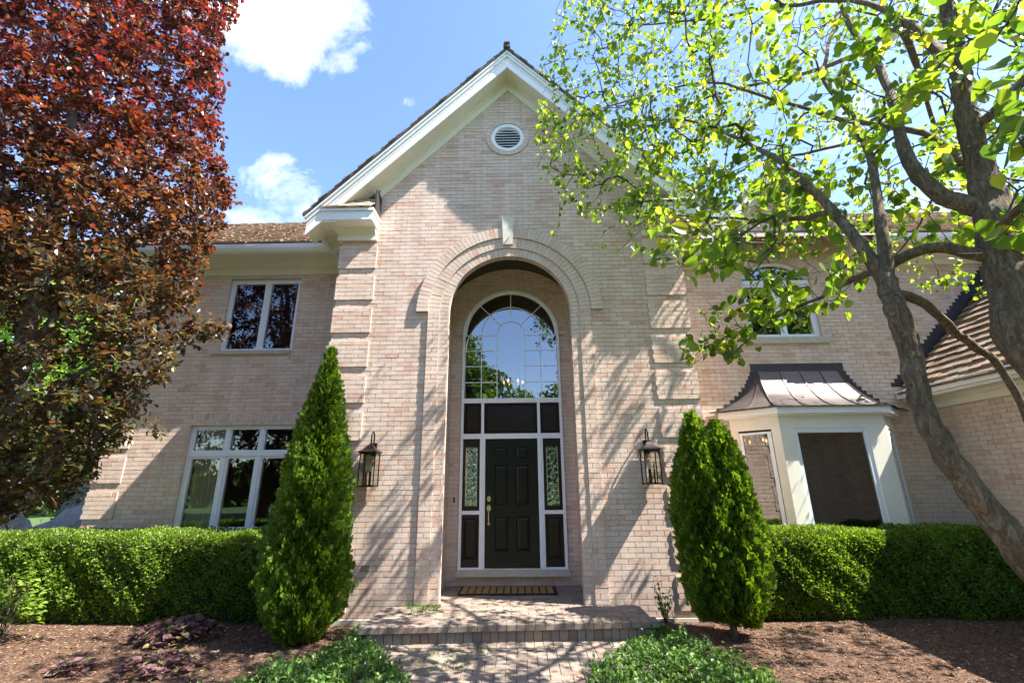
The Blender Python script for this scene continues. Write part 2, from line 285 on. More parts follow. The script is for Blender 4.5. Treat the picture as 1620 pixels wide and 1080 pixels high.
# ------------------------------------------------------------------ builders
def tag(o, label=None, cat=None, group=None, kind=None):
    if label: o['label'] = label
    if cat: o['category'] = cat
    if group: o['group'] = group
    if kind: o['kind'] = kind
    return o
def empty(name, loc, **k):
    o = bpy.data.objects.new(name, None); COL.objects.link(o); o.location = loc; o.empty_display_size = .2
    return tag(o, **k)
CRS = .0780625
class MB:
    def __init__(s): s.v = []; s.f = []; s.uv = []; s.mi = []; s.cur = 0
    def face(s, pts, uv=None):
        b = len(s.v); s.v += [tuple(float(c) for c in p) for p in pts]; s.f.append(tuple(range(b, b+len(pts))))
        if uv is None:
            a, b_, c = (Vector(s.v[s.f[-1][i]]) for i in (0, 1, 2)); nn = (b_-a).cross(c-b_)
            if nn.length < 1e-12 and len(pts) > 3: nn = (Vector(pts[2])-Vector(pts[1])).cross(Vector(pts[3])-Vector(pts[2]))
            k = max(range(3), key=lambda i: abs(nn[i]))
            uv = [((p[0], p[2]) if k == 1 else (p[1], p[2]) if k == 0 else (p[0], p[1])) for p in pts]
        s.uv.append([(float(a), float(b)) for a, b in uv]); s.mi.append(s.cur)
    def hexa(s, q):  # q: 8 points, bottom 4 ccw then top 4 ccw
        for a in ((3, 2, 1, 0), (4, 5, 6, 7), (0, 1, 5, 4), (1, 2, 6, 5), (2, 3, 7, 6), (3, 0, 4, 7)): s.face([q[i] for i in a])
    def box(s, x0, x1, y0, y1, z0, z1):
        s.hexa([(x0, y0, z0), (x1, y0, z0), (x1, y1, z0), (x0, y1, z0), (x0, y0, z1), (x1, y0, z1), (x1, y1, z1), (x0, y1, z1)])
    def poly(s, outer, y, holes=(), back=False):  # planar polygon in XZ facing -Y
        pl = [[Vector((x, z, 0)) for x, z in outer]]+[[Vector((x, z, 0)) for x, z in h] for h in holes]
        fl = [p for q in pl for p in q]
        for tri in tessellate_polygon(pl):
            p = [fl[i] if not isinstance(i, Vector) else i for i in tri]
            a = (p[1]-p[0]).cross(p[2]-p[0]).z
            if abs(a) < 1e-10: continue
            if (a < 0) != back: p = p[::-1]
            s.face([(q.x, y, q.y) for q in p])
    def rim(s, loop, y0, y1, close=True, flip=False):
        n = len(loop)
        acc = 0
        for i in range(n if close else n-1):
            a, b = loop[i], loop[(i+1) % n]; L = math.hypot(b[0]-a[0], b[1]-a[1])
            pts = [(a[0], y0, a[1]), (b[0], y0, b[1]), (b[0], y1, b[1]), (a[0], y1, a[1])]; uv = [(y0, acc), (y0, acc+L), (y1, acc+L), (y1, acc)]
            if flip: pts = pts[::-1]; uv = uv[::-1]
            s.face(pts, uv); acc += L
    def prism(s, loop, y0, y1):  # loop ccw in XZ
        s.poly(loop, y0); s.poly(loop, y1, back=True); s.rim(loop, y0, y1)
    def ring(s, cx, cz, r0, r1, y0, y1, a0=0, a1=math.pi, n=48, ends=True):
        for i in range(n):
            t0 = a0+(a1-a0)*i/n; t1 = a0+(a1-a0)*(i+1)/n
            P = lambda r, t, y: (cx+r*math.cos(t), y, cz+r*math.sin(t))
            rm = (r0+r1)/2
            s.face([P(r0, t0, y0), P(r1, t0, y0), P(r1, t1, y0), P(r0, t1, y0)], [(.003, rm*t0), (r1-r0+.003, rm*t0), (r1-r0+.003, rm*t1), (.003, rm*t1)])
            s.face([P(r1, t0, y0), P(r1, t0, y1), P(r1, t1, y1), P(r1, t1, y0)], [(y0, r1*t0), (y1, r1*t0), (y1, r1*t1), (y0, r1*t1)])
            s.face([P(r0, t0, y1), P(r0, t0, y0), P(r0, t1, y0), P(r0, t1, y1)], [(y1, r1*t0), (y0, r1*t0), (y0, r1*t1), (y1, r1*t1)])
        if ends and a1-a0 < 6.2:
            for tt in (a0, a1):
                s.face([(cx+r*math.cos(tt), y, cz+r*math.sin(tt)) for r, y in ((r0, y0), (r1, y0), (r1, y1), (r0, y1))])
    def bricks(s, O, u, n, outer, holes=(), proud=.0055, gap=.0095, bw=.232, seed=0):
        """separate bricks laid in courses over the (u,z) polygon, standing proud of the mortar sheet"""
        rg = random.Random(seed); O, u, n = Vector(O), Vector(u), Vector(n); s.cur = 2
        def spans(z):
            xs = []
            for lp in [outer, *holes]:
                for i in range(len(lp)):
                    (x0, z0), (x1, z1) = lp[i], lp[(i+1) % len(lp)]
                    if (z0 > z) != (z1 > z): xs.append(x0+(x1-x0)*(z-z0)/(z1-z0))
            xs.sort(); return list(zip(xs[::2], xs[1::2]))
        za, zb = min(p[1] for p in outer), max(p[1] for p in outer)
        r0 = int(math.floor((za-2.915)/CRS)); r1 = int(math.ceil((zb-2.915)/CRS))
        for r in range(r0, r1+1):
            lo, hi = max(za, 2.915+r*CRS+gap/2), min(zb, 2.915+(r+1)*CRS-gap/2)
            if hi-lo < .02: continue
            for a0, b0 in spans(lo+.002):
                for a1, b1 in spans(hi-.002):
                    a, b = max(a0, a1), min(b0, b1)
                    if b-a < .02: continue
                    k = math.floor(a/bw)-1; x = k*bw+(bw/2 if r % 2 else 0)
                    while x < b:
                        xa, xb = max(x+gap/2*(1 if x > a else 0), a), min(x+bw-gap/2, b)
                        if xb-xa > .015:
                            d = proud+rg.uniform(-.0015, .0018); j = rg.uniform(-.0014, .0014)
                            q = [O+u*p_+Vector((0, 0, z_))+n*e for e in (0, d) for p_, z_ in ((xa, lo+j), (xb, lo+j), (xb, hi+j), (xa, hi+j))]
                            s.face([q[4], q[5], q[6], q[7]])
                            b_ = len(s.v)-4; s.v += [tuple(v) for v in q[:4]]
                            for i in range(4):
                                s.f.append((b_+4+i, b_+4+(i+1) % 4, b_+(i+1) % 4, b_+i)); s.uv.append([(0, 0)]*4); s.mi.append(2)
                        x += bw
        s.cur = 0
    def voussoirs(s, cx, cz, r0, r1, yf, a0, a1, pitch=.0781, gap=.0095, proud=.0055, seed=0):
        rg = random.Random(seed); s.cur = 2; n = max(1, round(abs(a1-a0)*(r0+r1)/2/pitch)); da = (a1-a0)/n; L = r1-r0
        for i in range(n):
            d = proud+rg.uniform(-.0015, .002); ga = gap/2
            q = []
            for y in (yf, yf-d):
                for r, sg, t in ((r0+ga, 1, i), (r1-ga*.6, 1, i), (r1-ga*.6, -1, i+1), (r0+ga, -1, i+1)):
                    t_ = a0+da*t+sg*ga/r; q.append((cx+r*math.cos(t_), y, cz+r*math.sin(t_)))
            b_ = len(s.v); s.v += q
            for f in ((4, 5, 6, 7), (0, 1, 5, 4), (1, 2, 6, 5), (2, 3, 7, 6), (3, 0, 4, 7)): s.f.append(tuple(b_+k for k in f)); s.uv.append([(0, 0)]*len(f)); s.mi.append(2)
        s.cur = 0
    def tube(s, pts, rad, sides=8, rough=0, caps=True, seed=0):
        rg = random.Random(seed); pts = [Vector(p) for p in pts]; prev = None; base = len(s.v); n = len(pts)
        ref = Vector((0.3, .1, 1)).normalized()
        for i, p in enumerate(pts):
            d = (pts[min(i+1, n-1)]-pts[max(i-1, 0)]).normalized()
            if prev is None:
                a = d.orthogonal().normalized()
            else:
                a = (prev-d*prev.dot(d)).normalized()
            prev = a; b = d.cross(a); r = rad[i] if hasattr(rad, '__len__') else rad
            for k in range(sides):
                th = 2*math.pi*k/sides; rr = r*(1+rough*(rg.random()-.5)*2)
                s.v.append(tuple(p+a*math.cos(th)*rr+b*math.sin(th)*rr))
        for i in range(n-1):
            for k in range(sides):
                f = (base+i*sides+k, base+i*sides+(k+1) % sides, base+(i+1)*sides+(k+1) % sides, base+(i+1)*sides+k)
                s.f.append(f); s.uv.append([(0, 0)]*4); s.mi.append(s.cur)
        if caps:
            s.f.append(tuple(base+k for k in range(sides))[::-1]); s.uv.append([(0, 0)]*sides); s.mi.append(s.cur)
            s.f.append(tuple(base+(n-1)*sides+k for k in range(sides))); s.uv.append([(0, 0)]*sides); s.mi.append(s.cur)
    def lathe(s, cx, cy, prof, sides=20):  # prof [(r,z)] about vertical axis
        base = len(s.v)
        for r, z in prof:
            for k in range(sides): th = 2*math.pi*k/sides; s.v.append((cx+r*math.cos(th), cy+r*math.sin(th), z))
        for i in range(len(prof)-1):
            for k in range(sides):
                s.f.append((base+i*sides+k, base+i*sides+(k+1) % sides, base+(i+1)*sides+(k+1) % sides, base+(i+1)*sides+k)); s.uv.append([(0, 0)]*4); s.mi.append(s.cur)
    def build(s, name, mat, parent=None, smooth=False, **k):
        me = bpy.data.meshes.new(name); off = Vector(parent.matrix_world.translation) if False else None
        loc = Vector((0, 0, 0))
        if parent is not None:
            q = parent
            while q is not None: loc += q.location; q = q.parent
        me.from_pydata([tuple(Vector(p)-loc) for p in s.v], [], s.f)
        ul = me.uv_layers.new(name='UVMap'); flat = [c for f in s.uv for uv in f for c in uv]; ul.data.foreach_set('uv', flat)
        for mm in (mat if isinstance(mat, (list, tuple)) else [mat]): me.materials.append(M[mm] if isinstance(mm, str) else mm)
        me.polygons.foreach_set('material_index', s.mi)
        if smooth: me.polygons.foreach_set('use_smooth', [True]*len(me.polygons))
        me.update()
        o = bpy.data.objects.new(name, me); COL.objects.link(o)
        if parent is not None: o.parent = parent
        return tag(o, **k)
def arc(cx, cz, r, a0, a1, n=40): return [(cx+r*math.cos(a0+(a1-a0)*i/n), cz+r*math.sin(a0+(a1-a0)*i/n)) for i in range(n+1)]

def scatter(name, tv, tf, pos, X, Y, Z, scale, mat, parent=None, smooth=False, **k):
    """one mesh of many leaves: template verts tv (k,3), faces tf, frames X,Y,Z (n,3)"""
    tv = np.asarray(tv, float); pos = np.asarray(pos); n = len(pos); kv = len(tv)
    loc = np.zeros(3)
    q = parent
    while q is not None: loc += np.array(q.location); q = q.parent
    sc = np.asarray(scale).reshape(n, 1, 1)
    V = (tv[None, :, 0:1]*X[:, None, :]+tv[None, :, 1:2]*Y[:, None, :]+tv[None, :, 2:3]*Z[:, None, :])*sc+pos[:, None, :]-loc
    me = bpy.data.meshes.new(name); me.vertices.add(n*kv); me.vertices.foreach_set('co', V.reshape(-1))
    lens = np.array([len(f) for f in tf]); idx = np.concatenate([np.array(f) for f in tf])
    me.loops.add(n*len(idx)); me.polygons.add(n*len(tf))
    me.loops.foreach_set('vertex_index', (idx[None, :]+(np.arange(n)*kv)[:, None]).reshape(-1).astype(np.int32))
    st = np.concatenate([[0], np.cumsum(lens)[:-1]]); me.polygons.foreach_set('loop_start', (st[None, :]+(np.arange(n)*len(idx))[:, None]).reshape(-1).astype(np.int32))
    me.polygons.foreach_set('loop_total', np.tile(lens, n).astype(np.int32))
    me.polygons.foreach_set('use_smooth', np.full(n*len(tf), smooth))
    me.update(calc_edges=True); me.materials.append(M[mat])
    o = bpy.data.objects.new(name, me); COL.objects.link(o)
    if parent is not None: o.parent = parent
    return tag(o, **k)
def unit(a): return a/np.maximum(np.linalg.norm(a, axis=-1, keepdims=True), 1e-9)
def frames(tip, nrm):  # Y along the leaf, Z its normal
    Y = unit(tip); Z = unit(nrm-np.sum(nrm*Y, 1, keepdims=True)*Y); X = np.cross(Y, Z); return X, Y, Z
def rnd(n): return unit(RNG.normal(size=(n, 3)))
# leaf templates (unit length along +Y)
HEART = ([(0, 0, 0), (-.26, -.05, .05), (-.47, .22, .10), (-.42, .58, .08), (-.16, .88, .02), (0, 1.05, -.08), (.16, .88, .02), (.42, .58, .08), (.47, .22, .10), (.26, -.05, .05)],
         [(0, 5, 4, 3, 2, 1), (0, 9, 8, 7, 6, 5)])
OVAL = ([(0, 0, 0), (-.30, .38, .07), (-.24, .75, .04), (0, 1, -.05), (.24, .75, .04), (.30, .38, .07)], [(0, 3, 2, 1), (0, 5, 4, 3)])
DIAM = ([(0, 0, 0), (-.32, .45, .05), (0, 1, 0), (.32, .45, .05)], [(0, 3, 2, 1)])
def spray():
    v, f = [], []
    def lob(x, y, ax, L, w):
        b = len(v); c, s_ = math.cos(ax), math.sin(ax)
        for u, t_ in ((0, 0), (-w, L*.5), (0, L), (w, L*.5)): v.append((x+u*c+t_*s_, y-u*s_+t_*c, .12*t_*abs(s_)))
        f.append((b, b+3, b+2, b+1))
    lob(0, 0, 0, 1.0, .085)
    for i, (y, L) in enumerate(((.12, .55), (.32, .50), (.52, .40), (.70, .26))):
        lob(0, y, .75, L, .08); lob(0, y, -.75, L, .08)
    return v, f
SPRAY = spray()

# ================================================================== SETTING
gm = MB()
gm.face([(-400, -400, -.46), (400, -400, -.46), (400, 400, -.46), (-400, 400, -.46)])
gm.build('ground', 'lawn', kind='structure')
# planting bed: a gently rolling sheet of mulch
def bedz(x, y): return -.348+.018*math.sin(x*1.3+.7)*math.cos(y*1.7)+.035*max(0, min(1, (abs(x)-3)/5))+.02*math.sin(x*.5+y)
b = MB(); nx, ny = 110, 44
gx = [-13+25*i/nx for i in range(nx+1)]; gy = [-6.6+7.9*j/ny for j in range(ny+1)]
base = len(b.v)
for j in range(ny+1):
    for i in range(nx+1):
        z = bedz(gx[i], gy[j])+random.uniform(-.006, .006)
        if abs(gx[i]+.155) < 1.7 and gy[j] < -.6: z = -.43
        if abs(gx[i]+.155) < 1.7 and gy[j] >= -1.2: z = -.43
        b.v.append((gx[i], gy[j], z))
for j in range(ny):
    for i in range(nx):
        a = j*(nx+1)+i; b.f.append((a, a+1, a+nx+2, a+nx+1)); b.uv.append([(0, 0)]*4); b.mi.append(0)
b.build('mulch_bed', 'mulch', smooth=True, kind='structure')
# loose chips
n = 26000
px = RNG.uniform(-9, 9, n); py = -.2-RNG.uniform(0, 1, n)**1.2*4.2
keep = ~((np.abs(px+.155) < 1.75) | ((np.abs(px+.155) < 2.05) & (py > -1.15)))
px, py = px[keep], py[keep]; n = len(px)
pz = np.array([bedz(a, c)+.004 for a, c in zip(px, py)])
tip = rnd(n); tip[:, 2] *= .3; nr = rnd(n)*.5+np.array([0, 0, 1.0]); X, Y, Z = frames(tip, nr)
CH = ([(-.22, 0, 0), (.22, 0, 0), (.16, 1, 0), (-.18, 1, 0), (-.2, 0, .14), (.2, 0, .14), (.14, 1, .12), (-.16, 1, .12)],
      [(4, 5, 6, 7), (0, 1, 5, 4), (1, 2, 6, 5), (2, 3, 7, 6), (3, 0, 4, 7)])
scatter('mulch_chips', *CH, np.stack([px, py, pz], 1), X, Y, Z, RNG.uniform(.012, .038, n), 'chips', kind='stuff', label='loose brown bark chips covering the planting beds', cat='mulch')

# paved path (herringbone) and its edging
CX = -.155
def paver(mb, x0, x1, y0, y1, z0, z1, g=.0028, tf=None):
    z1 = z1+random.uniform(-.002, .002); c = .004
    x0 += g; x1 -= g; y0 += g; y1 -= g
    q = [(x0, y0, z0), (x1, y0, z0), (x1, y1, z0), (x0, y1, z0), (x0, y0, z1-c), (x1, y0, z1-c), (x1, y1, z1-c), (x0, y1, z1-c)]
    tp = [(x0+c, y0+c, z1), (x1-c, y0+c, z1), (x1-c, y1-c, z1), (x0+c, y1-c, z1)]
    if tf: q = [tf(*p_) for p_ in q]; tp = [tf(*p_) for p_ in tp]
    b_ = len(mb.v); mb.v += q+tp
    for f in ((0, 1, 5, 4), (1, 2, 6, 5), (2, 3, 7, 6), (3, 0, 4, 7), (4, 5, 9, 8), (5, 6, 10, 9), (6, 7, 11, 10), (7, 4, 8, 11), (8, 9, 10, 11)):
        mb.f.append(tuple(b_+i for i in f)); mb.uv.append([(0, 0)]*4); mb.mi.append(mb.cur)
U = .118
p = MB()
for i in range(-14, 15):
    for j in range(-60, 1):
        d = (i-j) % 4; x = CX-.15+i*U; y = -1.16+j*U
        if d == 0 and -1.62 < x < 1.25-2*U+.06: paver(p, x, x+2*U, y-U, y, -.40, -.326)
        if d == 2 and -1.62 < x < 1.25: paver(p, x, x+U, y-2*U, y, -.40, -.326)
for k in range(27): paver(p, -1.86+k*U, -1.86+(k+1)*U, -1.155, -1.155+1.85*U, -.40, -.322)
for k in range(56):
    for x0 in (-1.80, 1.20): paver(p, x0, x0+2*U, -1.40-(k+1)*U, -1.40-k*U, -.40, -.323)
p.build('path', 'paver', kind='structure')
j = MB(); j.box(-1.80, 1.44, -8.2, -.8, -.42, -.336); j.build('path_bedding', 'joint', kind='structure')

# entrance step (slightly skewed slab of pavers on a brick riser)
ST = empty('entrance_step', (CX, -.5, -.35), label='low grey brick-paved entrance step leading up to the front door', cat='step')
sk = math.atan2(.25, 3.85)
def skew(x, y, z): # front edge swings forward to the left
    return (x, y+(x-CX)*math.tan(sk)*max(0, min(1, (-y-.2)/.7)), z)
s = MB()
x = -2.06
while x < 1.74: paver(s, x, x+U*1.05, -.99, -.99+2*U, -.19, -.12, tf=skew); x += U*1.05
rows = int((1.34+.99-2*U)/U)
for r_ in range(rows+1):
    y0 = -.99+2*U+r_*U; y1 = min(y0+U, 1.335)
    if y1-y0 < .02: continue
    lo, hi = (-2.04, 1.72) if y0 < -.13 else (CX-1.2, CX+1.2)
    x = lo-(U if r_ % 2 else 0)
    while x < hi:
        a, c = max(x, lo), min(x+2*U, hi)
        if c-a > .03: paver(s, a, c, y0, min(y1, -.03) if y0 < -.13 else y1, -.19, -.121, tf=skew)
        x += 2*U
s.build('tread', 'paver', ST)
s = MB(); x = -1.97
while x < 1.63:
    w = U*random.uniform(.88, 1.0); q = [skew(*c) for c in [(x+.004, -.955, -.40), (x+w-.004, -.955, -.40), (x+w-.004, -.86, -.40), (x+.004, -.86, -.40), (x+.004, -.955, -.20), (x+w-.004, -.955, -.20), (x+w-.004, -.86, -.20), (x+.004, -.86, -.20)]]
    dy = random.uniform(-.004, .004); q = [(a, b_+dy, c) for a, b_, c in q]
    bb = len(s.v); s.v += q
    for f in ((4, 5, 6, 7), (0, 1, 5, 4), (1, 2, 6, 5), (3, 0, 4, 7)): s.f.append(tuple(bb+i for i in f)); s.uv.append([(0, 0)]*4); s.mi.append(0)
    x += w
s.build('riser', 'paver', ST)
s = MB(); s.hexa([skew(*c) for c in [(-1.96, -.93, -.42), (1.62, -.93, -.42), (1.62, -.025, -.42), (-1.96, -.025, -.42), (-1.96, -.93, -.14), (1.62, -.93, -.14), (1.62, -.025, -.14), (-1.96, -.025, -.14)]])
s.box(CX-1.2, CX+1.2, -.02, 1.335, -.42, -.14); s.build('core', 'joint', ST)
for side, xx in ((0, -1.99), (1, 1.63)):
    pass

# ================================================================== HOUSE
H = empty('brick_house', (CX, 2.0, -.35), label='large two-storey pale pink brick house with steep gabled entry and arched front door recess', cat='house')
RO = 1.08; SPZ = 4.53; VX0, VX1 = -3.30, 3.0
AP = 9.72
w = MB()
outer = [(VX0, -.45), (CX-RO, -.45)]+arc(CX, SPZ, RO, math.pi, 0, 48)+[(CX+RO, -.45), (VX1, -.45), (VX1, 6.42), (CX, AP), (VX0, 6.42)]
VCX, VCZ = -.165, 8.30
vh = arc(VCX, VCZ, .335, 0, 2*math.pi, 32)[:-1]
w.cur = 1; w.poly(outer, 0, [vh]); w.cur = 0
w.bricks((0, 0, 0), (1, 0, 0), (0, -1, 0), outer, [vh], seed=1)
w.rim([(CX+RO, -.45)]+arc(CX, SPZ, RO, 0, math.pi, 48)+[(CX-RO, -.45)], 0, .12, close=False)
for xx in (VX0, VX1):
    w.cur = 1; w.face([(xx, 0, -.45), (xx, 0, 6.42), (xx, 1.15, 6.42), (xx, 1.15, -.45)]); w.cur = 0
    if xx > 0: w.bricks((xx, 0, 0), (0, 1, 0), (1, 0, 0), [(0, -.45), (1.15, -.45), (1.15, 6.1), (0, 6.1)], seed=2)
# vestibule: side walls, front returns, back wall with arched opening
S2 = 1.205
for sx in (-1, 1):
    x_ = CX+sx*S2
    w.cur = 1; w.face([(x_, .12, -.15), (x_, 1.34, -.15), (x_, 1.34, 5.8), (x_, .12, 5.8)]); w.cur = 0
    w.bricks((x_, 0, 0), (0, 1, 0), (-sx, 0, 0), [(.12, -.12), (1.34, -.12), (1.34, 5.6), (.12, 5.6)], seed=3)
fr = [(CX-1.7, -.15), (CX-RO, -.15)]+arc(CX, SPZ, RO, math.pi, 0, 48)+[(CX+RO, -.15), (CX+1.7, -.15), (CX+1.7, 6.6), (CX-1.7, 6.6)]
w.poly(fr, .12, back=True)
RW = .985; DZ0 = .10
back = [(CX-S2, -.15), (CX+S2, -.15), (CX+S2, 6.2), (CX-S2, 6.2)]
hole = [(CX-RW, DZ0), (CX+RW, DZ0)]+arc(CX, 4.52, RW, 0, math.pi, 48)
w.cur = 1; w.poly(back, 1.34, [hole]); w.cur = 0; w.bricks((0, 1.34, 0), (1, 0, 0), (0, -1, 0), [(CX-S2, -.12), (CX+S2, -.12), (CX+S2, 6.1), (CX-S2, 6.1)], [[(CX-RW, DZ0-.06), (CX+RW, DZ0-.06), (CX+RW, 4.52)]+arc(CX, 4.52, RW+.1, 0, math.pi, 48)+[(CX-RW, 4.52)]], seed=4); w.rim(hole, 1.34, 1.46, flip=True)
w.build('wall', BM, H)
# vault
v = MB(); RV = 1.594; VZ = 6.012-RV
av = math.asin(S2/RV)
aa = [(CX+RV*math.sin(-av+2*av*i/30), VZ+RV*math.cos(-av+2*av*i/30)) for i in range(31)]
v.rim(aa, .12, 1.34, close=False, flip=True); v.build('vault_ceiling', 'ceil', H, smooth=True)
# arch rings, pilasters, keystone
for r0, r1, yf, down in ((1.08, 1.24, -.014, True), (1.24, 1.45, -.034, True), (1.45, 1.66, -.058, False)):
    g_ = MB(); g_.ring(CX, SPZ, r0+(.0 if down else 0), r1, yf, 0 if r0 > 1.1 else .02, 0 if down else -.0, math.pi, 60)
    g_.mi = [1]*len(g_.mi); g_.voussoirs(CX, SPZ, r0, r1, yf, 0, math.pi, seed=int(r0*100))
    for fi, fc in enumerate(g_.f):
        pass
    g_.build('arch_ring', BM, H)
    pz_ = MB()
    for sx in (-1, 1):
        a_, c_ = sorted((CX+sx*r0, CX+sx*r1))
        if down:
            pz_ = MB(); pz_.box(a_, c_, yf, .0 if r0 > 1.1 else .02, -.118, SPZ)
            pz_.bricks((0, yf, 0), (1, 0, 0), (0, -1, 0), [(a_+.002, -.11), (c_-.002, -.11), (c_-.002, SPZ), (a_+.002, SPZ)], seed=5)
            pz_.build('pilaster', BM, H)
k_ = MB(); k_.prism([(CX-.105, 5.83), (CX+.075, 5.83), (CX+.095, 6.40), (CX-.125, 6.40)], -.085, -.001); k_.build('keystone', 'stone', H)
# niche arch of bricks round the tall window
g_ = MB(); g_.ring(CX, 4.52, RW+.005, RW+.175, 1.325, 1.34, 0, math.pi, 48); g_.mi = [1]*len(g_.mi); g_.voussoirs(CX, 4.52, RW+.005, RW+.175, 1.325, 0, math.pi); g_.build('arch_ring', BM, H)
# quoins
COURSE = .0780625
def quoins(x0, x1, Y, zlo, zhi, proud=.022):
    q = MB(); zb = 2.915-5*8*COURSE
    while zb < zhi:
        a_, c_ = max(zb, zlo), min(zb+6*COURSE, zhi)
        if c_-a_ > .03:
            q.box(x0, x1, Y-proud, Y+.05, a_, c_); q.bricks((0, Y-proud, 0), (1, 0, 0), (0, -1, 0), [(x0+.001, a_+.001), (x1-.001, a_+.001), (x1-.001, c_-.001), (x0+.001, c_-.001)], seed=6, gap=.0095)
        zb += 8*COURSE
    return q.build('quoin', BM, H)
quoins(VX0-.022, -2.62, 0, -.36, 5.975); quoins(2.305, VX1+.022, 0, -.36, 5.975); quoins(-8.02, -7.44, 1.15, -.36, 5.86)
# gable vent
g_ = MB(); g_.ring(VCX, VCZ, .335, .44, -.024, .02, 0, 2*math.pi, 48); g_.mi = [1]*len(g_.mi); g_.voussoirs(VCX, VCZ, .335, .44, -.024, 0, 2*math.pi); g_.build('vent_surround', BM, H)
g_ = MB(); g_.ring(VCX, VCZ, .262, .335, -.012, .10, 0, 2*math.pi, 40); gv = g_.build('gable_vent', 'white', H)
g_ = MB(); z_ = VCZ-.24
while z_ < VCZ+.26:
    hw = math.sqrt(max(0, .27**2-(z_-VCZ)**2))
    if hw > .05: g_.hexa([(VCX-hw, .01, z_-.012), (VCX+hw, .01, z_-.012), (VCX+hw, .07, z_+.03), (VCX-hw, .07, z_+.03), (VCX-hw, .01, z_), (VCX+hw, .01, z_), (VCX+hw, .07, z_+.042), (VCX-hw, .07, z_+.042)])
    z_ += .064
g_.build('louvre', 'white', gv)
g_ = MB(); g_.poly(arc(VCX, VCZ, .33, 0, 2*math.pi, 24)[:-1], .098); g_.build('vent_backing', 'black', gv)

# gable roof, rakes, soffits
SL = 1.033
def chev(z0, z1, y0, y1, hw, mb, cx=CX, sl=SL):
    """chevron whose top line passes (cx,z1), bottom (cx,z0)"""
    for sx in (-1, 1):
        lp = [(cx, z0), (cx+sx*hw, z0-sl*hw), (cx+sx*hw, z1-sl*hw), (cx, z1)]
        if sx < 0: lp = lp[::-1]
        mb.prism(lp, y0, y1)
HW = 3.66
g_ = MB(); chev(9.675, 9.93, -.42, -.385, HW, g_); chev(9.93, 10.06, -.455, -.385, HW, g_); g_.build('rake_fascia', 'white', H)
g_ = MB(); chev(10.005, 10.045, -.485, -.4551, HW+.02, g_); chev(9.86, 9.885, -.43, -.4201, HW, g_); g_.build('rake_moulding', 'white', H)
g_ = MB(); chev(9.72, 9.76, -.385, -.001, HW, g_); g_.build('rake_soffit', 'trim', H)
g_ = MB(); chev(9.485, 9.72, -.035, -.002, 2.50, g_); chev(9.66, 9.72, -.06, -.0351, 2.6, g_); g_.build('frieze_board', 'trim', H)
g_ = MB(); chev(10.06, 10.10, -.50, 9.0, HW+.03, g_); g_.build('roof', 'darkshake', H)
# shakes showing along the rake edge and the ridge
g_ = MB()
for sx in (-1, 1):
    s_ = 0
    Ls = (HW+.02)*math.sqrt(1+SL*SL)
    while s_ < Ls:
        L = .19; x1 = CX+sx*(s_/math.sqrt(1+SL*SL)); x2 = CX+sx*((s_+L*1.15)/math.sqrt(1+SL*SL))
        z1 = 10.10-SL*abs(x1-CX); z2 = 10.10-SL*abs(x2-CX); yy = -.50+random.uniform(-.03, .012); t1, t2 = .015, .045+random.uniform(0, .012)
        g_.hexa([(x1, yy, z1), (x2, yy, z2), (x2, .1, z2), (x1, .1, z1), (x1, yy, z1+t1), (x2, yy, z2+t2), (x2, .1, z2+t2), (x1, .1, z1+t1)])
        s_ += L
g_.box(CX-.07, CX+.07, -.54, .3, 10.08, 10.17); g_.box(CX-.055, CX+.06, -.565, .25, 10.17, 10.20)
g_.build('roof_shakes', 'darkshake', H)
